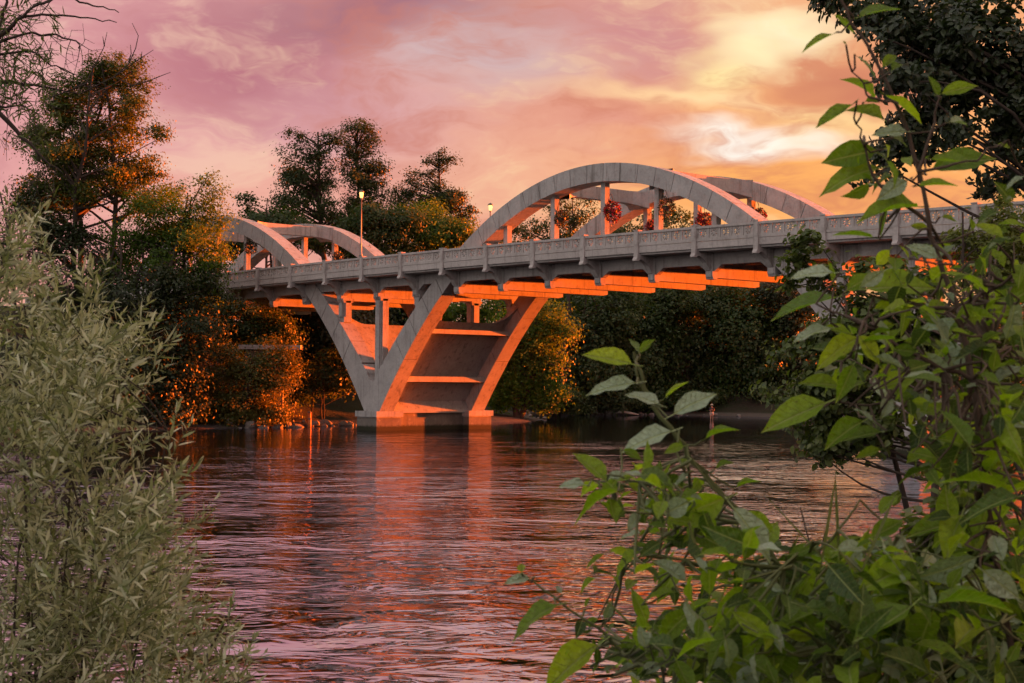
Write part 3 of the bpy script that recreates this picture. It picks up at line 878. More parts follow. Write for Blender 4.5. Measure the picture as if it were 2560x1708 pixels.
tree('bank_tree', 'low green tree seen through the left arches',
     [(690,560,70,30), (640,585,60,40), (740,590,80,40), (620,510,16,22), (560,600,60,50), (830,610,70,30)],
     150, 690, 'leaf_mid', 380, 30, 0.34, 13, trunk_r=0.22, limbs=26, clump=0.55, stems=2)
tree('bank_tree', 'airy tree framed under the left half of the middle arch',
     [(1430,520,60,30), (1400,555,50,45), (1340,570,60,40), (1290,595,50,30), (1460,560,30,30), (1380,500,26,18)],
     176, 1385, 'leaf_mid', 240, 20, 0.30, 14, trunk_r=0.28, limbs=50, clump=0.5, shell=0.05, stems=2)
tree('bank_tree', 'small airy tree framed under the right half of the middle arch',
     [(1640,560,60,36), (1700,555,50,26), (1580,575,50,30), (1745,580,50,26), (1620,540,26,16)],
     190, 1650, 'leaf_mid', 200, 16, 0.34, 15, trunk_r=0.13, limbs=40, clump=0.5, shell=0.05, stems=2)
tree('maple_tree', 'amber sunlit maple right behind the pier, hanging over the water',
     [(1330,820,95,70), (1380,870,55,80), (1300,900,70,80), (1280,960,50,50), (1360,960,50,60), (1400,810,35,40), (1250,880,50,90), (1290,1005,60,24), (1380,1000,40,26)],
     148, 1300, 'leaf_gold', 680, 44, 0.27, 16, trunk_r=0.3, limbs=40, clump=0.58, stems=2)
tree('bank_tree', 'tan sunlit tree seen under the deck between the pier legs',
     [(1150,790,80,50), (1210,770,60,50), (1100,800,60,50)],
     166, 1160, 'leaf_gold', 240, 30, 0.34, 17, trunk_r=0.25, limbs=20, clump=0.55)
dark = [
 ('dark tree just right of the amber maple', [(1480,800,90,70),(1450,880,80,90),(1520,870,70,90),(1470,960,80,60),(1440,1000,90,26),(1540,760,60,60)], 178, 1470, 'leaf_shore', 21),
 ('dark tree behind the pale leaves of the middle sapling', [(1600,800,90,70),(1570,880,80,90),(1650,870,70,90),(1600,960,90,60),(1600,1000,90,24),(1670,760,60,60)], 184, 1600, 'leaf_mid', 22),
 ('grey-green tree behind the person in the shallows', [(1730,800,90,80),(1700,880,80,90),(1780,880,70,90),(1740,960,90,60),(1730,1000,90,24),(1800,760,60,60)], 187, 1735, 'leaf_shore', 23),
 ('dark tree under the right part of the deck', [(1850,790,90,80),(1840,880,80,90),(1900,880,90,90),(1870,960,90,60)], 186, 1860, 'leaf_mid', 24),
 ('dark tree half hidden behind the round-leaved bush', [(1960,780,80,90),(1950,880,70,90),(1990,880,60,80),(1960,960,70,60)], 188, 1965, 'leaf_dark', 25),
]
for lab, bl, D_, tp_, mt, sd_ in dark:
    tree('shore_tree', lab, bl, D_, tp_, mt, 560, 34, 0.42, sd_, group='trees along the far shore', trunk_r=0.28, limbs=26, clump=0.8, stems=2)
back = [
 ('dark tree in the second row behind the amber maple', [(1390,740,120,60),(1300,760,90,60),(1420,800,120,80)], 196, 1380, 'leaf_mid', 31),
 ('tall dark tree in the second row under the middle of the deck', [(1560,740,120,70),(1500,780,90,90),(1620,780,100,90)], 196, 1560, 'leaf_dark', 32),
 ('tall dark tree in the second row behind the person', [(1740,735,120,70),(1690,780,90,90),(1800,780,100,90)], 200, 1740, 'leaf_dark', 33),
 ('tall dark tree in the second row at the right end of the deck', [(1930,730,130,80),(1880,780,90,90),(2010,770,100,90)], 204, 1930, 'leaf_dark', 34),
 ('dark tree in the second row behind the left leg of the pier', [(880,760,120,70),(800,760,110,80),(960,780,100,90)], 176, 880, 'leaf_dark', 35),
 ('dark tree in the second row seen through the pier', [(1080,800,120,80),(1000,820,110,90),(1160,850,110,90)], 182, 1080, 'leaf_dark', 36),
]
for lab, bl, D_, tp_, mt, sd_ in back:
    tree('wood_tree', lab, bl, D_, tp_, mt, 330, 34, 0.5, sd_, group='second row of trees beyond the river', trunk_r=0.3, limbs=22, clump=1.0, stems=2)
for lab, bl, D_, tp_, sd_ in [
 ('low bush at the foot of the amber maple', [(1390,1000,70,30),(1330,1005,50,25)], 172, 1380, 41),
 ('low green bush along the gravel shore near the driftwood log', [(1500,1005,90,28),(1570,1000,60,26)], 178, 1520, 42),
 ('low bush on the shore behind the person', [(1690,1005,80,26),(1760,1000,70,28)], 183, 1720, 43),
 ('low bush at the right end of the gravel shore', [(1880,1000,100,30),(1960,995,80,34)], 183, 1900, 44),
 ('dark bush on the bank behind the small boulders', [(800,930,80,50),(880,930,60,60),(760,960,50,40)], 128, 810, 45)]:
    tree('shore_bush', lab, bl, D_, tp_, 'leaf_shore', 200, 30, 0.30, sd_, cat='bush', group='bushes along the far shore', trunk_r=0.08, limbs=14, clump=0.5, stems=3)

# ------------------------------------------------------------------ trees on the near bank, right
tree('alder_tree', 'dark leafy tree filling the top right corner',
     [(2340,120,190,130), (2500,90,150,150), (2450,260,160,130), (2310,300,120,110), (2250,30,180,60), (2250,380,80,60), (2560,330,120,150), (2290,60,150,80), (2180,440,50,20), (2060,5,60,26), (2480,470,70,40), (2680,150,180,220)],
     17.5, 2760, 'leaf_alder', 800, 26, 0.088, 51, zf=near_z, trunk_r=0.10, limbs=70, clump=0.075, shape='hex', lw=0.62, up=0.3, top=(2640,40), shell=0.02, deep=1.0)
tree('alder_bush', 'round-leaved green bush leaning over the water at the right',
     [(2140,830,110,90), (2080,950,120,110), (2180,1000,150,110), (2050,1060,110,70), (2200,880,120,110), (2010,900,60,60), (1930,1000,36,36), (2020,690,50,46), (2000,620,50,36), (2090,1110,90,44), (2300,960,140,140), (2150,720,90,70), (2330,760,130,110)],
     20, 2500, 'leaf_bank', 560, 22, 0.092, 52, cat='bush', zf=near_z, trunk_r=0.07, limbs=70, clump=0.085, shape='hex', lw=0.8, up=0.6, top=(2200,760), shell=0.05, stems=3)
tree('willow_bush', 'fine yellow-green bush along the right edge',
     [(2480,700,90,120), (2540,850,90,170), (2450,950,90,150), (2520,1080,110,130), (2420,620,50,60), (2540,560,60,70), (2440,1180,120,60), (2350,1130,80,60)],
     14, 2540, 'leaf_yellowgreen', 520, 24, 0.062, 53, cat='bush', zf=near_z, trunk_r=0.04, limbs=60, clump=0.07, shape='hex', lw=0.36, up=0.4, shell=0.05, stems=4)

# ------------------------------------------------------------------ foreground willow, left
def frame_from(d, nrm):
    d = unit(d); nrm = unit(nrm-d*(nrm@d)); return d, nrm, np.cross(nrm, d)
def strip_leaves(B, Dr, NR, L, W, rng, curl=0.42):
    """narrow blades: three-section strips bending over along their length"""
    n = len(B); S_ = np.cross(NR, Dr); L = L[:, None]; W = W[:, None]
    cv = (curl*rng.uniform(-0.4, 1.0, (n, 1)))
    st = []
    for t, w in ((0, 0.25), (0.3, 0.95), (0.65, 0.85), (1.0, 0.04)):
        c = B+Dr*L*t-NR*L*cv*t*t
        st += [c+S_*W*w/2+NR*W*0.15, c-S_*W*w/2+NR*W*0.15]
    V = np.stack(st, 1).reshape(-1, 3); b = np.arange(n)*8
    F = np.concatenate([np.stack([b+2*i, b+2*i+1, b+2*i+3, b+2*i+2], 1) for i in range(3)])
    return V, F
def willow():
    rng = np.random.default_rng(61)
    edge_y = [480, 570, 640, 700, 800, 900, 1000, 1100, 1200, 1300, 1400, 1500, 1600, 1708, 1900]
    edge_x = [-330, -200, -60, 60, 160, 220, 290, 345, 350, 335, 335, 380, 450, 500, 540]
    shoots = []
    for i in range(185):            # side branches, each with its own spray of shoots
        y = 610+1290*rng.uniform()**0.85
        ex = np.interp(y, edge_y, edge_x)+20
        x = ex-(ex+280)*rng.uniform()**1.2
        D_ = rng.uniform(5.5, 7.6); lean = rng.normal()*0.35
        for q in range(rng.integers(6, 12)):
            xx, yy = x+rng.normal()*42, y+rng.normal()*48
            rim = np.clip(1-(ex-xx)/150, 0, 1.2)
            a = at(xx, yy+60, D_+rng.normal()*0.12)
            d = unit(UPV*rng.uniform(0.25, 1.0)+RH*(lean+rim*rng.uniform(0.1, 0.9)+rng.normal()*0.35)+FH*rng.normal()*0.5)
            shoots.append((a, d, rng.uniform(0.10, 0.30)))
    # spires and sprays that stand clear of the mass
    for x0, y0, x1, y1 in [(120,640,70,560),(150,700,95,590),(215,760,200,645),(240,770,236,650),(110,760,60,640),(330,905,290,835),(350,900,430,838),(330,895,360,815),(390,900,440,850),
                           (330,1090,345,1010),(420,1130,440,1000),(350,1180,362,1060),(300,1080,330,960),(360,1270,430,1200),(370,1420,430,1380),(400,1560,470,1450),(480,1640,575,1560),(520,1690,590,1580),
                           (470,1700,500,1560),(540,1740,640,1690),(560,1650,568,1480),(430,1640,450,1500),(360,1540,400,1430),(310,980,380,940),(30,600,15,470),(60,640,40,520)]:
        D_ = rng.uniform(5.8, 6.6); a = at(x0, y0, D_); b = at(x1, y1, D_-rng.uniform(-0.1, 0.1))
        shoots.append((a, unit(b-a), np.linalg.norm(b-a)*1.0))
        shoots.append((a+rng.normal(size=3)*0.02, unit(b-a+rng.normal(size=3)*0.05), np.linalg.norm(b-a)*0.8))
    B, Dr, NR, L, W, tw = [], [], [], [], [], []
    for a, d, ln in shoots:
        n = max(8, int(ln/0.012)); t = np.linspace(0.02, 1, n)
        bend = unit(rng.normal(size=3))*0.12*ln
        path = a+d*ln*t[:, None]+bend*(t[:, None]**2)
        s0, s1, _ = frame_from(d, rng.normal(size=3)); s2 = np.cross(d, s1)
        ph = np.arange(n)*2.4+rng.uniform(0, 6)
        rad = np.cos(ph)[:, None]*s1+np.sin(ph)[:, None]*s2
        op = np.where(t < 0.9, rng.uniform(0.5, 1.2, n), 0.35)[:, None]
        dd = unit(d*(1.0-0.35*op)+rad*op+rng.normal(size=(n, 3))*0.22)
        B.append(path); Dr.append(dd); NR.append(unit(np.cross(np.cross(dd, d+rng.normal(size=3)*0.1), dd)+1e-4))
        L.append(rng.uniform(0.040, 0.090, n)*np.where(t > 0.85, 0.6, 1.0)); W.append(rng.uniform(0.0085, 0.0145, n))
        tw.append((path[::max(1, n//5)], np.linspace(0.0026, 0.001, len(path[::max(1, n//5)]))))
    B, Dr, NR, L, W = map(np.concatenate, (B, Dr, NR, L, W))
    V, F = strip_leaves(B, Dr, NR, L, W, rng)
    bx = at(60, 2300, 6.8); base = np.array([bx[0], bx[1], float(near_z(np.array([bx[0]]), np.array([bx[1]]))[0])-0.1])
    root = tag(empty('silver_willow', base), 'silvery narrow-leaved willow in the left foreground', 'willow')
    link('crown', np_mesh('crown', V-base, F, 'leaf_willow'), root)
    stems = []
    for px0, py0, px1, py1, D_ in [(60,640,0,480,6.8),(90,1100,20,560,6.6),(140,1230,60,760,6.5),(250,1200,160,640,6.9),(200,1400,300,900,6.6),(330,1500,420,1080,6.4),(420,1750,560,1560,6.3),(120,1650,330,1300,6.5),(0,1500,60,1300,6.2)]:
        b = at(px0, py0, D_); c = at(px1, py1, D_)
        mid = (base+b)/2+rng.normal(size=3)*0.12
        t = np.linspace(0, 1, 12)[:, None]
        p = (1-t)**3*base+3*(1-t)**2*t*mid+3*(1-t)*t*t*b+t**3*c
        stems.append((p, 0.008*(1-0.75*t[:, 0])+0.002))
    for a, d, ln in shoots[::3]:
        src = stems[rng.integers(len(stems))][0]; j = src[np.argmin(np.linalg.norm(src-(a-d*0.25), axis=1))]
        if np.linalg.norm(j-a) < 0.55:
            t = np.linspace(0, 1, 5)[:, None]; stems.append((j+(a-j)*t+np.sin(t*np.pi)*rng.normal(size=3)*0.03, 0.004-0.0018*t[:, 0]))
    link('trunk', tubes_mesh('trunk', [(p-base, r) for p, r in stems], 'bark', 5), root)
    tag(link('twigs', tubes_mesh('twigs', [(p-base, r) for p, r in tw], 'stem_green', 3), root), kind='stuff')
willow()

# bare-branched tree at the top left
def bare_tree():
    rng = np.random.default_rng(71)
    D_ = 13.0
    Z = lambda x, y: (x/2.24, y/2.24)
    base_xy = at(-420, 1000, D_); base = np.array([base_xy[0], base_xy[1], float(near_z(np.array([base_xy[0]]), np.array([base_xy[1]]))[0])-0.1])
    main = [[(-330,900),(-200,640),(0,640),(130,770),(250,900),(350,960)], [(-330,700),(-150,470),(0,455),(200,480),(450,525)],
            [(-330,500),(-120,330),(0,200),(100,110),(190,40),(320,-10)], [(-300,420),(-60,250),(0,130),(40,0),(70,-80)],
            [(-200,620),(-40,600),(120,590),(230,640)], [(-120,330),(40,300),(190,290),(300,370),(420,420)], [(-60,250),(120,190),(300,190),(440,240),(450,280)],
            [(190,40),(330,-30),(520,30),(665,65)], [(100,110),(280,80),(450,95),(650,125)]]
    tubes = []; tips = []
    for i, pl in enumerate(main):
        dd = D_+rng.uniform(-0.5, 0.5)
        P = np.array([at(*Z(*p), dd) for p in pl])
        tt = np.linspace(0, len(P)-1, 16)
        Q = np.stack([np.interp(tt, np.arange(len(P)), P[:, k]) for k in range(3)], 1)+rng.normal(size=(16, 3))*0.008
        tubes.append((Q, np.linspace(0.035 if i < 4 else 0.014, 0.004, 16)))
        if i < 7: tips.append(Q)
    trunk = np.array([base, base+(tubes[0][0][0]-base)*0.5+np.array([-.1, .1, 0]), tubes[0][0][0], tubes[1][0][0], tubes[2][0][0], at(-120, -300, D_)])
    tt = np.linspace(0, 5, 14); trunk = np.stack([np.interp(tt, np.arange(6), trunk[:, k]) for k in range(3)], 1)
    tubes.append((trunk, np.linspace(0.12, 0.03, 14)))
    # fine twigs standing against the sky above the tall tree
    for pl in [[(480,470),(540,350),(580,270),(600,180)], [(650,420),(720,360),(760,270),(775,200),(740,130)], [(640,430),(700,390),(780,330),(860,280)], [(740,480),(830,455),(890,430),(955,405)], [(720,350),(735,300),(730,250)], [(790,330),(795,290)], [(585,260),(575,205)]]:
        P = np.array([at(*Z(*p), D_) for p in pl]); tubes.append((P, np.linspace(0.006, 0.0022, len(P))))
    lim = at(*Z(450, 525), D_); n0 = len(tubes)
    tubes.append((np.array([at(*Z(250, 560), D_), at(*Z(480, 470), D_)]), 0.006)); tubes.append((np.array([at(*Z(450, 525), D_), at(*Z(640, 430), D_), at(*Z(740, 480), D_)]), 0.005))
    LB, LD = [], []
    for Q in tips:
        for j in rng.integers(2, 15, 15):
            a = Q[j]; d = unit(Q[min(j+1, 15)]-Q[j-1]+rng.normal(size=3)*np.array([0.9, 0.9, 0.9])); ln = rng.uniform(0.15, 0.5)
            t = np.linspace(0, 1, 6)[:, None]; path = a+d*ln*t+UPV*-0.25*ln*t*t+np.sin(t*3)*rng.normal(size=3)*0.04
            tubes.append((path, np.linspace(0.0038, 0.0016, 6)))
            for q in range(2):
                e = path[rng.integers(2, 6)]; dd = unit(d+rng.normal(size=3)*0.8); p2 = e+dd*rng.uniform(0.08, 0.25)*np.linspace(0, 1, 4)[:, None]
                tubes.append((p2, np.linspace(0.0022, 0.0014, 4)))
                s = (a-CAM)@cR*FPX/((a-CAM)@cF)+1280
                if s < 120 and rng.uniform() < 0.75:
                    for w in range(9): LB.append(p2[rng.integers(0, 4)]+rng.normal(size=3)*0.03); LD.append(unit(dd+rng.normal(size=3)*0.6))
    root = tag(empty('bare_branched_tree', base), 'nearly bare tree reaching thin dark branches in from the top left', 'tree')
    link('trunk', tubes_mesh('trunk', [(p-base, r) for p, r in tubes], 'bark', 5), root)
    LB = np.array(LB); LD = np.array(LD); n = len(LB)
    NR = unit(np.cross(np.cross(LD, rng.normal(size=(n, 3))), LD))
    V, F = strip_leaves(LB, LD, NR, rng.uniform(0.06, 0.12, n), rng.uniform(0.010, 0.016, n), rng)
    link('crown', np_mesh('crown', V-base, F, 'leaf_bank'), root)
bare_tree()

# ------------------------------------------------------------------ foreground saplings, right
def big_leaf_mesh(name, curl, fold, mat, holes=False, wave=0.0):
    xs = [0.0, 0.10, 0.24, 0.42, 0.60, 0.78, 0.91, 1.0]; ws = [0.012, 0.115, 0.205, 0.242, 0.215, 0.130, 0.045, 0.003]
    V, F = [], []
    for i, (x, w) in enumerate(zip(xs, ws)):
        z = -curl*x*x
        wv = wave*math.sin(i*2.1)
        V += [(x, w, z+fold*w+wv*w), (x, w*0.5, z+fold*w*0.35), (x, 0, z-0.01), (x, -w*0.5, z+fold*w*0.35), (x, -w, z+fold*w-wv*w)]
    for i in range(len(xs)-1):
        for k in range(4): F.append((i*5+k, i*5+k+1, i*5+k+6, i*5+k+5))
    b = len(V)   # leaf stalk
    V += [(-0.22, 0.012, 0.02), (-0.22, -0.012, 0.02), (0.01, 0.014, -0.006), (0.01, -0.014, -0.006), (-0.1, 0, -0.016)]
    F += [(b, b+1, b+3, b+2), (b, b+2, b+4), (b+1, b+4, b+3)]
    me = bpy.data.meshes.new(name); me.from_pydata(V, [], F); me.materials.append(MAT[mat])
    uvl = me.uv_layers.new(name='leaf')
    for lp_ in me.loops: uvl.data[lp_.index].uv = V[lp_.vertex_index][:2]
    for p in me.polygons: p.use_smooth = True
    me.update(); return me
LEAF = [big_leaf_mesh('leaf', c, f, m, wave=w) for c, f, m, w in ((0.14,0.45,'leaf_sapling',0.10), (0.34,0.75,'leaf_sapling',0.18), (0.22,0.3,'leaf_sapling_pale',0.22), (-0.10,0.6,'leaf_sapling',0.16), (0.50,0.45,'leaf_sapling',0.28), (0.2,0.75,'leaf_sapling_pale',0.16), (0.2,0.5,'leaf_sapling_shade',0.15), (0.42,0.6,'leaf_sapling_shade',0.25))]
LEAF_VF = [(np.array([v.co[:] for v in me.vertices]), [tuple(p.vertices) for p in me.polygons]) for me in LEAF]
def leaf_matrix(b, d, nrm, L, wide=1.0):
    d = unit(d); nrm = unit(nrm-d*(nrm@d)); s = np.cross(nrm, d)
    M_ = Matrix.Identity(4)
    for i in range(3): M_[i][0] = d[i]*L; M_[i][1] = s[i]*L*wide; M_[i][2] = nrm[i]*L; M_[i][3] = b[i]
    return M_
def sapling(name, label, stems, heroes, fills, base_px, D_, seed, mat_stem='stem_green'):
    """stems: photo polylines; heroes: (base px, tip px, kind); fills: (px,py,rx,ry,n)"""
    rng = np.random.default_rng(seed)
    bp = at(base_px[0], 2900, D_); base = np.array([bp[0], bp[1], float(near_z(np.array([bp[0]]), np.array([bp[1]]))[0])-0.05])
    root = tag(empty(name, base), label, 'sapling')
    tubes = []; paths = []
    for pl, r in stems:
        dd = D_+rng.uniform(-0.15, 0.15)
        P = np.array([at(x, y, dd) for x, y in pl]); n = 3*len(P)
        tt = np.linspace(0, len(P)-1, n); Q = np.stack([np.interp(tt, np.arange(len(P)), P[:, k]) for k in range(3)], 1)
        Q[1:-1] = (Q[:-2]+2*Q[1:-1]+Q[2:])/4+rng.normal(size=(n-2, 3))*0.003
        tubes.append((Q, np.linspace(r, r*0.35, n))); paths.append(Q)
    foot = tubes[0][0][0]; t = np.linspace(0, 1, 8)[:, None]
    tubes.append((base+(foot-base)*t+np.sin(t*3.14)*rng.normal(size=3)*0.05, np.linspace(stems[0][1]*1.5, stems[0][1], 8)))
    allp = np.concatenate(paths)
    items = []
    for (bx, by), (tx, ty), kind in heroes:
        dd = D_+rng.uniform(-0.12, 0.12)
        b = at(bx, by, dd); tip = at(tx, ty, dd+rng.uniform(-0.035, 0.03)); d = tip-b; L = np.linalg.norm(d)
        nrm = UPV*rng.uniform(0.5, 1.0)-FH*rng.uniform(0.35, 0.9)+rng.normal(size=3)*0.25
        items.append((leaf_matrix(b, d, nrm, L, rng.uniform(0.9, 1.15)), kind))
        j = allp[np.argmin(np.linalg.norm(allp-b, axis=1))]
        if 0.02 < np.linalg.norm(j-b) < 0.35: tubes.append((np.array([j, (j+b)/2+np.array([0, 0, -0.008]), b-unit(d)*L*0.15]), 0.0022))
    for px, py, rx, ry, n, l0, l1 in fills:
        n = int(n*1.7)
        for q in range(n):
            th = rng.uniform(0, 2*math.pi); rr = math.sqrt(rng.uniform())
            x, y = px+rx*rr*math.cos(th), py+ry*rr*math.sin(th); dd = D_+rng.uniform(-0.35, 0.9)
            b = at(x, y, dd); d = unit(RH*rng.normal()+FH*rng.normal()*0.7+UPV*(rng.normal()*0.6-0.05))
            nrm = UPV*1.0-FH*0.4+rng.normal(size=3)*0.55
            items.append((leaf_matrix(b, d, nrm, l0*0.6+(l1-l0*0.6)*rng.uniform()**1.5, rng.uniform(0.72, 1.3)), int(rng.choice(8, p=[0.20, 0.13, 0.07, 0.11, 0.10, 0.05, 0.18, 0.16]))))
            if q % 3 == 0:
                j = allp[np.argmin(np.linalg.norm(allp-b, axis=1))]
                t = np.linspace(0, 1, 5)[:, None]
                if np.linalg.norm(j-b) < 0.7: tubes.append((j+(b-j)*t+np.sin(t*3.14)*rng.normal(size=3)*0.03, np.linspace(0.0042, 0.0016, 5)))
    link('stem', tubes_mesh('stem', [(p-base, r) for p, r in tubes], mat_stem, 6), root)
    off = Matrix.Translation(Vector(-base))
    rest = items[290:]
    for M_, kind in items[:290]:
        o = link('leaf', LEAF[kind], root); o.matrix_local = off @ M_
    if rest:
        for mt, kinds in (('leaf_sapling', (0, 1, 3, 4)), ('leaf_sapling_pale', (2, 5)), ('leaf_sapling_shade', (6, 7))):
            Vs, Fs, b = [], [], 0; UVs = []
            for M_, kind in rest:
                if kind not in kinds: continue
                V, F = LEAF_VF[kind]; A = np.array(off @ M_)
                UVs.append(V[:, :2]); Vs.append(V@A[:3, :3].T+A[:3, 3]); Fs += [tuple(i+b for i in f) for f in F]; b += len(V)
            if not Vs: continue
            me = bpy.data.meshes.new('foliage'); me.from_pydata(np.concatenate(Vs).tolist(), [], Fs); me.materials.append(MAT[mt])
            uvl = me.uv_layers.new(name='leaf'); U = np.concatenate(UVs).astype(np.float32)
            li = np.zeros(len(me.loops), np.int32); me.loops.foreach_get('vertex_index', li); uvl.data.foreach_set('uv', U[li].ravel())
            for p in me.polygons: p.use_smooth = True
            tag(link('foliage', me, root), kind='stuff')
A = lambda x, y: (1900+x/2.6136, y/2.6136)
B = lambda x, y: (1800+x/2.613, 550+y/2.613)
Cc = lambda x, y: (1200+x/1.726, 800+y/1.726)
Dd = lambda x, y: (1800+x/2.383, 1050+y/2.383)
H1 = [(A(470,225),A(262,318),0),(A(610,215),A(472,110),3),(A(650,110),A(915,20),0),(A(640,372),A(785,485),2),(A(800,440),A(900,335),1),(A(862,460),A(935,392),1),(A(1165,632),A(1112,488),0),(A(1190,612),A(1422,545),0),
      (A(825,625),A(1078,775),0),(A(800,780),A(585,665),1),(A(600,685),A(375,858),3),(A(690,665),A(795,645),1),(A(960,860),A(735,850),2),(A(755,985),A(402,1050),0),(A(770,1100),A(405,1145),4),(A(1130,1105),A(1545,1000),0),(A(1120,1040),A(1390,1080),3),
      (A(960,1180),A(770,1290),2),(A(1030,1350),A(660,1330),1),(A(1040,1215),A(1295,1180),0),(A(735,1550),A(480,1500),0),(A(790,1540),A(850,1372),3),(A(1395,1500),A(1375,1425),0),(A(1725,1150),A(1595,1215),2),(A(560,290),A(545,265),1),(A(750,640),A(590,465),1),(A(1060,1050),A(1110,1010),0),
      (A(1240,800),A(1365,790),5),(A(1550,950),A(1650,960),0),(A(1100,1500),A(980,1480),3),(A(1190,1420),A(1300,1440),0),
      (B(1425,250),B(1225,140),2),(B(1425,250),B(1530,140),2),(B(755,505),B(322,602),0),(B(740,345),B(450,335),2),(B(830,460),B(1002,345),0),(B(960,450),B(1420,400),0),(B(740,420),B(690,270),3),(B(1000,640),B(1115,830),2),(B(1370,620),B(1545,810),2),
      (B(1350,870),B(1505,1125),5),(B(730,705),B(475,745),2),(B(905,770),B(590,920),4),(B(870,950),B(775,1170),1),(B(1040,1100),B(1300,1000),0),(B(775,1085),B(535,1040),0),(B(1300,580),B(1460,660),4),(B(1560,640),B(1740,610),0),(B(1600,890),B(1745,965),0),(B(1300,1250),B(1590,1270),0),(B(1130,1110),B(1320,1240),4),
      (B(690,1195),B(262,1352),0),(B(870,1235),B(1045,1310),2),(B(935,1315),B(655,1460),1),(B(1050,1385),B(780,1420),0),(B(1480,480),B(1530,520),5),(B(1700,560),B(1830,490),4),(B(1050,1500),B(890,1568),3),(B(1010,580),B(1230,570),1),(B(690,700),B(860,760),3)]
S1 = [([(2560,1800),(2500,1500),(2462,1200),(2432,950),(2395,780),(2345,640),(2325,550),(2295,430),(2245,260),(2195,160),(2130,60),(2080,-30)], 0.0085),
      ([(2462,1200),(2480,1000),(2476,850)], 0.008), ([(2325,560),(2200,470),(2160,380),(2140,310)], 0.005), ([(2395,780),(2250,760),(2120,720)], 0.006), ([(2432,950),(2300,900),(2180,820),(2040,760)], 0.006),
      ([(2440,1000),(2330,960),(2200,1010),(2060,1010)], 0.006), ([(2245,260),(2180,250),(2130,180)], 0.004), ([(2295,430),(2340,300),(2350,240)], 0.004), ([(2295,430),(2420,400),(2520,350)], 0.004), ([(2395,780),(2470,720),(2560,690)], 0.005)]
F1 = [(2510,560,60,70,10,0.035,0.07), (2500,720,80,110,24,0.035,0.08), (2360,980,170,120,36,0.035,0.08), (2480,880,120,170,52,0.05,0.11), (2250,860,180,150,56,0.04,0.085), (2420,1090,150,120,60,0.05,0.11), (2340,660,150,60,20,0.04,0.08), (2490,1300,120,150,50,0.06,0.13), (2210,430,90,100,8,0.035,0.07)]
sapling('tall_sapling', 'tall big-leaved sapling with a straight dark stem along the right edge', S1, H1, F1, (2560, 1800), 3.4, 81, 'bark_twig')
H2 = [(Cc(655,190),Cc(440,130),0),(Cc(685,140),Cc(652,70),2),(Cc(690,138),Cc(748,82),0),(Cc(672,272),Cc(452,290),2),(Cc(775,365),Cc(630,295),2),(Cc(800,335),Cc(892,252),0),(Cc(838,405),Cc(1018,292),2),(Cc(825,480),Cc(595,540),2),(Cc(975,510),Cc(1095,435),1),(Cc(880,545),Cc(790,570),0),
      (Cc(545,695),Cc(412,560),0),(Cc(450,712),Cc(330,700),2),(Cc(535,690),Cc(640,645),2),(Cc(530,765),Cc(610,670),3),(Cc(945,735),Cc(790,830),4),(Cc(1055,770),Cc(800,870),3),(Cc(1095,812),Cc(1285,1030),2),(Cc(735,990),Cc(652,958),0),(Cc(685,1000),Cc(545,1075),4),(Cc(835,1175),Cc(705,1190),0),
      (Cc(215,1112),Cc(100,1125),2),(Cc(335,1232),Cc(125,1295),4),(Cc(505,1405),Cc(250,1570),1),(Cc(645,1490),Cc(535,1450),0),(Cc(1265,1280),Cc(1105,1455),4),(Cc(1290,1200),Cc(1075,1210),4),(Cc(180,1090),Cc(175,1045),0),(Cc(350,1180),Cc(330,1140),2),(Cc(455,1240),Cc(470,1195),0),(Cc(540,1290),Cc(570,1220),2),
      (Cc(900,620),Cc(850,600),0),(Cc(905,660),Cc(820,720),2),(Cc(1020,640),Cc(1080,600),1),(Cc(1110,720),Cc(1195,670),1),(Cc(700,740),Cc(640,700),0),(Cc(590,740),Cc(380,790),4),(Cc(690,830),Cc(630,910),2),(Cc(800,860),Cc(930,870),0),(Cc(620,560),Cc(700,600),0),(Cc(870,560),Cc(860,520),1),
      (Dd(140,560),Dd(340,640),4),(Dd(1020,770),Dd(1010,690),2),(Dd(1040,770),Dd(1110,680),2),(Dd(900,700),Dd(1090,610),3),(Dd(960,560),Dd(1040,400),4),(Dd(420,800),Dd(600,760),0),(Dd(330,1180),Dd(60,1060),4),(Dd(280,1180),Dd(90,1410),1),(Dd(820,980),Dd(1020,930),5)]
S2 = [([(2200,1850),(2060,1620),(1960,1420),(1870,1310),(1790,1220),(1730,1150),(1690,1090),(1620,1000),(1600,930),(1585,880)], 0.010),
      ([(2060,1620),(1800,1640),(1660,1670),(1570,1640),(1510,1585),(1430,1530),(1330,1450)], 0.006), ([(1870,1310),(1720,1280),(1560,1210),(1480,1200)], 0.005), ([(1960,1420),(1800,1420),(1660,1390),(1560,1390)], 0.005),
      ([(1730,1150),(1640,1210),(1540,1190),(1440,1200)], 0.004), ([(1620,1000),(1590,920),(1600,870)], 0.004), ([(2060,1620),(2180,1450),(2260,1330)], 0.006), ([(1960,1420),(2080,1350),(2150,1250)], 0.005), ([(2060,1620),(2240,1560),(2400,1420)], 0.007), ([(2120,1700),(2330,1640),(2500,1560)], 0.007)]
F2 = [(1620,1225,140,60,34,0.03,0.07), (1700,1310,120,80,34,0.045,0.09), (1880,1480,220,110,80,0.05,0.11), (2160,1530,260,150,115,0.06,0.13), (1760,1620,220,90,56,0.05,0.10), (2360,1560,240,150,100,0.06,0.14), (1990,1650,300,80,66,0.05,0.11), (1520,1610,120,70,16,0.03,0.07), (1640,1660,150,60,26,0.035,0.08), (1560,1420,90,50,12,0.03,0.06), (2200,1400,120,60,16,0.05,0.09)]
sapling('spreading_sapling', 'spreading broad-leaved sapling in the right foreground, one shoot pointing at the person', S2, H2, F2, (2200, 1850), 3.3, 82)
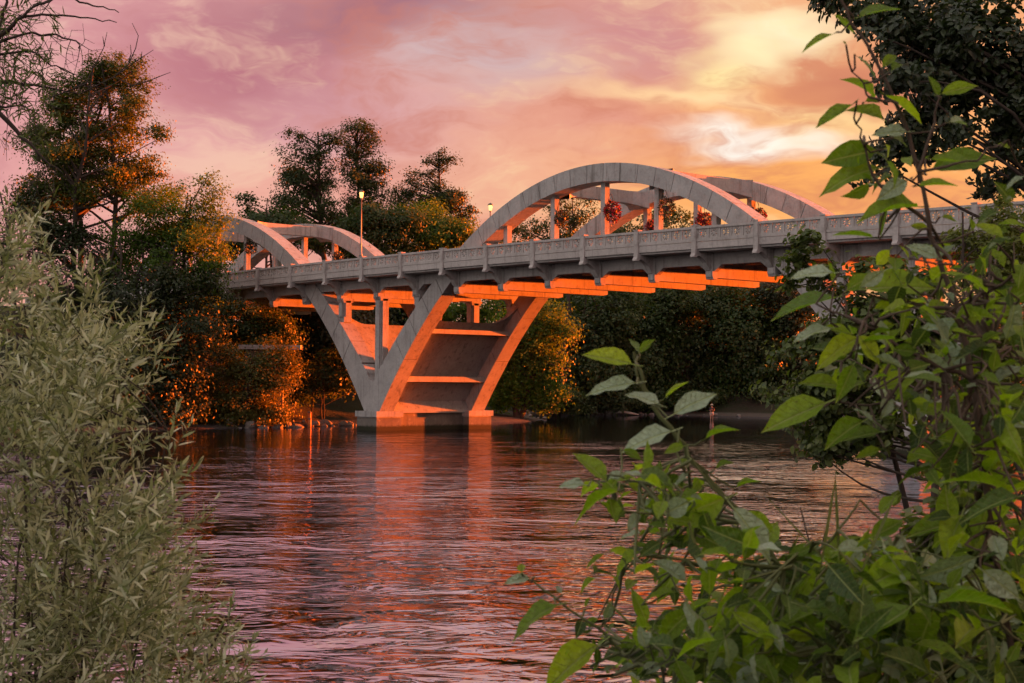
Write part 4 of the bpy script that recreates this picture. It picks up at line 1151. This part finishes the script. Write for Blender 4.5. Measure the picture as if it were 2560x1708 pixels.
tree('bramble_thicket', 'thicket of small dark leaves low in the right foreground behind the saplings',
     [(2250,1560,330,130), (2450,1400,160,220), (1950,1640,200,90), (2500,1640,200,150), (2050,1480,140,90), (2300,1760,400,150)],
     5.2, 2400, 'leaf_bank', 520, 14, 0.055, 54, cat='thicket', zf=near_z, trunk_r=0.012, limbs=90, clump=0.05, shape='hex', lw=0.6, up=0.6, shell=0.05, stems=5, base_dz=-0.2)
# grass blades
rng = np.random.default_rng(90); Bp, Dn, LL, WW = [], [], [], []
for x0, y0, x1, y1 in [(2050,1370,2090,1180),(2140,1400,2250,1210),(2150,1440,1910,1230),(2100,1380,2085,1175),(1640,1570,1500,1475),(2180,1420,2060,1330),(2230,1560,2330,1330),(1640,1560,1520,1560),(2000,1500,1890,1350),(2300,1620,2380,1420)]:
    a = at(x0, y0+60, 3.2); b = at(x1, y1, 3.2); Bp.append(a); Dn.append(unit(b-a)); LL.append(np.linalg.norm(b-a)); WW.append(0.007)
Bp, Dn = np.array(Bp), np.array(Dn); NRm = unit(np.cross(np.cross(Dn, UPV-FH+rng.normal(size=Dn.shape)*0.2), Dn))
V, F = strip_leaves(Bp, Dn, NRm, np.array(LL), np.array(WW), rng, 0.08)
tag(link('grass_blades', np_mesh('grass_blades', V, F, 'grass')), 'long green grass blades among the sapling leaves', 'grass', kind='stuff')

# ------------------------------------------------------------------ hanging flower baskets
def basket(x, y, z, label, red, seed, arm=-0.45, r=0.46):
    rng = np.random.default_rng(seed)
    root = tag(empty('flower_basket', (x, y, z)), label, 'flower basket', 'flower baskets hanging from the bridge')
    def ball(n, rr, s, mat, name, zoff=0.0):
        v = unit(rng.normal(size=(n, 3)))*np.array([1, 1, 1.05])*rr*rng.uniform(0.7, 1.1, (n, 1)); v *= (1+0.10*np.sin(v[:, :1]*9+seed)+0.08*np.sin(v[:, 1:2]*11+v[:, 2:]*7)); v[:, 2] = np.where(v[:, 2] < -0.1, v[:, 2]*1.25, v[:, 2])+zoff
        V, F = leaf_cards(v, s, s*0.7, rng, 0.2, 'rhomb', dirs=v*2/rr)
        tag(link(name, np_mesh(name, V, F, mat), root), kind='stuff')
    ball(420, r*0.92, 0.13, 'leaf_dark', 'foliage')
    if red: ball(640, r*1.02, 0.11, 'red_petal', 'flowers')
    else: ball(90, r, 0.08, 'pink_petal', 'flowers')
    MB().lathe([(0.08, -0.26), (0.24, -0.16), (0.31, 0.04), (0.31, 0.06)], 12).obj('pot', 'iron', root, True)
    t = np.linspace(0, 1, 10)
    pts = [(arm*(1-q)*1.0, 0, 0.35+0.75*math.sin(q*2.6)) for q in t]
    MB().tube(pts, 0.022, 5).tube([(0, 0, 0.05), pts[-1]], 0.012, 4).obj('hook', 'iron', root)
yN, yF = 1.95, 10.85
basket(XK(8)+0.62, yN, 14.30, 'dark green flower basket on the second hanger of the front middle arch', False, 101)
basket(XK(9)+0.66, yN, 14.45, 'big red flower basket on the centre hanger of the front middle arch', True, 102, r=0.52)
basket(XK(10)+0.66, yN, 14.35, 'dark basket with pale blooms on the fourth hanger of the front middle arch', False, 103, r=0.5)
basket(XK(8)+0.5, yF, 14.35, 'red flower basket low behind, left one on the rear middle arch', True, 104)
basket(XK(9)+0.6, yF, 14.50, 'red flower basket on the centre hanger of the rear middle arch', True, 105, r=0.5)
basket(XK(10)+0.6, yF, 14.45, 'flower basket behind the right shoulder of the front middle arch', True, 106)
basket(XK(0)+0.5, yN, 14.6, 'dark flower basket on the front left arch, right of its first hanger', False, 107, r=0.5)
basket(XK(-1)+0.5, yN, 14.55, 'dark flower basket on the front left arch beside the tree', False, 108)
basket(XK(0)+0.5, yF, 14.3, 'dark flower basket on the rear left arch, left one', False, 109)
basket(XK(1)+0.5, yF, 14.0, 'dark flower basket on the rear left arch, near its right foot', False, 110)

# ------------------------------------------------------------------ shore: boulders, post, logs, wall, houses
rng = np.random.default_rng(120)
def rock_mesh(seed):
    r_ = np.random.default_rng(seed); bm = bmesh.new(); bmesh.ops.create_icosphere(bm, subdivisions=2, radius=1.0)
    ax = r_.normal(size=(5, 3)); ax = unit(ax)
    for v in bm.verts:
        p = np.array(v.co); k = 1.0
        for a in ax:
            d = p@a
            if d > 0.62: p = p-a*(d-0.62)*0.9
        p = p*(1+0.06*r_.normal()); v.co = p*np.array([1, 0.85, 0.62])
    me = bpy.data.meshes.new('boulder'); bm.to_mesh(me); bm.free(); me.materials.append(MAT['rock']); return me
rocks = [rock_mesh(s) for s in range(5)]
for i in range(44):
    yy = rng.uniform(-4.5, 9.5); xs_ = np.interp(yy, [-6, 0, 10], [-9.8, -9.3, -12.0])
    X_ = np.array([xs_+0.5-2.8*rng.uniform()**1.5]); Y_ = np.array([yy])
    zz = float(far_z(X_, Y_)[0]); s_ = 0.16+0.5*rng.uniform()**2
    o = link('boulder', rocks[i % 5]); o.location = (X_[0], Y_[0], max(zz, -0.12)+s_*0.22); o.scale = (s_, s_, s_); o.rotation_euler = (rng.uniform(-.3, .3), rng.uniform(-.3, .3), rng.uniform(0, 6))
    tag(o, 'small boulder on the dark shore left of the pier', 'boulder', 'boulders left of the pier')
SP = np.array([(-20,38),(-32,46),(-35.5,56),(-33,64),(-24,67.5),(-13,69.5),(-6,72)], float)
for i in range(30):
    t_ = rng.uniform(0, len(SP)-1.01); k_ = int(t_); p = SP[k_]+(SP[k_+1]-SP[k_])*(t_-k_)+rng.normal(size=2)*0.7
    zz = float(far_z(np.array([p[0]]), np.array([p[1]]))[0]); s_ = 0.12+0.35*rng.uniform()**2
    o = link('boulder', rocks[i % 5]); o.location = (p[0], p[1], max(zz, -0.05)+s_*0.25); o.scale = (s_, s_, s_); o.rotation_euler = (0, 0, rng.uniform(0, 6))
    tag(o, 'pale stone on the gravel shore behind the bridge', 'boulder', 'stones on the gravel shore')
def stake(px, py, D_, h, label):
    p = at(px, py, D_); zz = max(float(far_z(np.array([p[0]]), np.array([p[1]]))[0]), 0.0)
    t = tag(empty('marker_post', (p[0], p[1], zz-0.2)), label, 'post')
    MB().lathe([(0.14, 0), (0.14, h), (0.12, h+0.04)], 8).obj('shaft', 'post_orange', t, True)
    MB().lathe([(0.17, h+0.04), (0.17, h+0.1), (0.08, h+0.17)], 8).obj('cap', 'rock', t, True)
stake(774, 1030, 122.5, 0.75, 'short orange post standing at the water left of the pier')
stake(774, 985, 126, 0.9, 'grey-orange post higher on the bank left of the pier')
# drift logs
p = at(1570, 1041, 176); lg = tag(empty('drift_log', (p[0], p[1], 0.15)), 'pale driftwood log lying on the gravel shore', 'log')
rr = RH
MB().tube([tuple(-rr*1.1+UPV*0.18), tuple(-rr*0.4+UPV*0.22), tuple(rr*0.4+UPV*0.08), tuple(rr*1.2-UPV*0.05)], [0.10, 0.17, 0.15, 0.06], 8).obj('log_body', 'driftwood', lg, True)
MB().tube([tuple(-rr*0.8+UPV*0.2), tuple(-rr*1.0+UPV*0.42)], [0.06, 0.03], 6).tube([tuple(-rr*1.05+UPV*0.18), tuple(-rr*1.35+UPV*0.1)], [0.08, 0.03], 6).obj('branch_stub', 'driftwood', lg, True)
p = at(1305, 1040, 168); lg = tag(empty('sunken_stump', (p[0], p[1], 0.0)), 'arched dark stump in the water right of the pier', 'stump')
MB().tube([tuple(-rr*1.2-UPV*0.2), tuple(-rr*0.7+UPV*0.35), tuple(rr*0.1+UPV*0.62), tuple(rr*0.65+UPV*0.5), tuple(rr*0.9-UPV*0.3)], [0.2, 0.2, 0.19, 0.18, 0.16], 8).obj('root', 'bark_pale', lg, True)
MB().tube([tuple(rr*0.1+UPV*0.55), tuple(rr*0.3+UPV*0.2), tuple(rr*0.2-UPV*0.3)], [0.14, 0.1, 0.1], 6).obj('branch_stub', 'bark_pale', lg, True)
# concrete outfall wall under the left end of the bridge
p0 = at(600, 862, 124); p1 = at(744, 862, 124)
ax = unit((p1-p0)*np.array([1, 1, 0])); bx = np.array([-ax[1], ax[0], 0]); Lw = np.linalg.norm((p1-p0)[:2])
wl = tag(empty('retaining_wall', (p0[0], p0[1], 0)), 'pale concrete ledge wall behind the orange shrub', 'wall')
def wall_box(a0, a1, b0, b1, z0, z1, name, mat):
    m_ = MB().box(a0, a1, b0, b1, z0, z1); m_.v = [tuple(ax*v[0]+bx*v[1]+UPV*v[2]) for v in m_.v]; return m_.obj(name, mat, wl)
wall_box(0.3, Lw-1.2, 0.5, 1.2, 1.0, p0[2]-0.35, 'wall_body', 'concrete_wet'); wall_box(-0.1, Lw+0.25, -0.15, 1.4, p0[2]-0.348, p0[2], 'coping', 'concrete')

def house(px, D_, w, d, wall_h, roof_h, label, lit=False, rz=0.2, zf=far_z):
    p = at(px, 1000, D_); zz = float(zf(np.array([p[0]]), np.array([p[1]]))[0])-0.2
    t = tag(empty('white_house', (p[0], p[1], zz), math.atan2(RH[1], RH[0])+rz), label, 'house')
    wl_ = MB().box(-w/2, w/2, -d/2, d/2, 0, wall_h).obj('wall', 'house_wall', t)
    rf = MB().prism_x([(-d/2-0.4, wall_h-0.08), (0, wall_h+roof_h), (d/2+0.4, wall_h-0.08), (d/2+0.4, wall_h+0.1), (0, wall_h+roof_h+0.2), (-d/2-0.4, wall_h+0.1)], -w/2-0.4, w/2+0.4)
    rf.obj('roof', 'house_roof', t)
    MB().add([(-w/2+.01, -d/2, wall_h), (-w/2+.01, d/2, wall_h), (-w/2+.01, 0, wall_h+roof_h), (w/2-.01, -d/2, wall_h), (w/2-.01, d/2, wall_h), (w/2-.01, 0, wall_h+roof_h)], [(0, 1, 2), (3, 4, 5)]).obj('gable', 'house_wall', t)
    n = max(1, int(w/2.6))
    for i in range(n):
        xx = -w/2+w*(i+0.5)/n
        fr = MB().box(xx-0.55, xx+0.55, -d/2-0.05, -d/2-0.004, 1.0, 2.3).obj('window', 'house_wall', t)
        MB().box(xx-0.47, xx+0.47, -d/2-0.07, -d/2-0.052, 1.08, 2.22).obj('pane', 'lit_glass' if (lit and i == 0) else 'house_glass', fr)
house(2290, 178, 9.5, 6.0, 3.4, 1.6, 'white riverside house glimpsed through the leaves at the right', True)
house(1484, 206, 3.0, 3.0, 2.6, 0.9, 'small white shed glimpsed between the dark trees', False)

# ------------------------------------------------------------------ person standing in the shallows
def person():
    px, D_ = 1779, 158.5
    p = at(px, 1040, D_)
    root = tag(empty('person', (p[0], p[1], -0.22), math.atan2(FH[1], FH[0])+1.9), 'person in dark top, pale shorts and hat standing in the shallows', 'person')
    J = {'pel': (0,0,0.94), 'spi': (0,0.0,1.15), 'che': (0,0.01,1.36), 'nec': (0,0.02,1.50), 'hed': (0,0.05,1.62), 'top': (0,0.04,1.72),
         'hl': (-0.10,0,0.88), 'kl': (-0.12,0.03,0.48), 'al': (-0.13,-0.02,0.09), 'tl': (-0.14,0.14,0.03),
         'hr': (0.10,0,0.88), 'kr': (0.12,0.06,0.48), 'ar': (0.13,0.02,0.09), 'tr': (0.14,0.18,0.03),
         'sl': (-0.19,0.01,1.42), 'el': (-0.25,0.06,1.16), 'wl': (-0.14,0.28,1.20), 'fl': (-0.10,0.37,1.24),
         'sr': (0.19,0.01,1.42), 'er': (0.26,0.05,1.16), 'wr': (0.13,0.28,1.22), 'fr': (0.08,0.37,1.26)}
    Rr = {'pel': .15, 'spi': .13, 'che': .15, 'nec': .06, 'hed': .095, 'top': .07, 'hl': .095, 'kl': .06, 'al': .042, 'tl': .035, 'hr': .095, 'kr': .06, 'ar': .042, 'tr': .035,
          'sl': .07, 'el': .046, 'wl': .032, 'fl': .032, 'sr': .07, 'er': .046, 'wr': .032, 'fr': .032}
    E_ = [('pel','spi'),('spi','che'),('che','nec'),('nec','hed'),('hed','top'),('pel','hl'),('hl','kl'),('kl','al'),('al','tl'),('pel','hr'),('hr','kr'),('kr','ar'),('ar','tr'),
          ('che','sl'),('sl','el'),('el','wl'),('wl','fl'),('che','sr'),('sr','er'),('er','wr'),('wr','fr')]
    def skin(name, keys, edges, grow, mat):
        me = bpy.data.meshes.new(name); ks = list(keys)
        me.from_pydata([J[k] for k in ks], [(ks.index(a), ks.index(b)) for a, b in edges], []); me.materials.append(MAT[mat])
        o = link(name, me, root)
        md = o.modifiers.new('Skin', 'SKIN'); md.use_smooth_shade = True
        for i, k in enumerate(ks):
            r = Rr[k]+grow; me.skin_vertices[0].data[i].radius = (r, r*(0.72 if k in ('che', 'spi', 'pel') else 1.0))
        me.skin_vertices[0].data[0].use_root = True
        s_ = o.modifiers.new('Subdivision', 'SUBSURF'); s_.levels = 2; s_.render_levels = 2
    try:
        skin('body', J.keys(), E_, 0.0, 'skin')
        skin('shirt', ['spi','che','sl','sr','el','er','pel'], [('spi','che'),('che','sl'),('che','sr'),('sl','el'),('sr','er'),('pel','spi')], 0.022, 'shirt')
        J['ml'] = (-0.115,0.02,0.60); J['mr'] = (0.115,0.04,0.60); Rr['ml'] = .085; Rr['mr'] = .085
        skin('shorts', ['pel','hl','ml','hr','mr'], [('pel','hl'),('hl','ml'),('pel','hr'),('hr','mr')], 0.03, 'shorts')
    except Exception as ex: print('person', ex)
    MB().lathe([(0.20, 1.70), (0.20, 1.715), (0.115, 1.73), (0.105, 1.80), (0.06, 1.83)], 14, (0, 0.05)).obj('hat', 'hat', root, True)
    for sx in (-0.035, 0.035):
        MB().lathe([(0.012, 1.63), (0.014, 1.64), (0.006, 1.652)], 6, (sx, 0.137)).obj('eye', 'iron', root, True)
person()
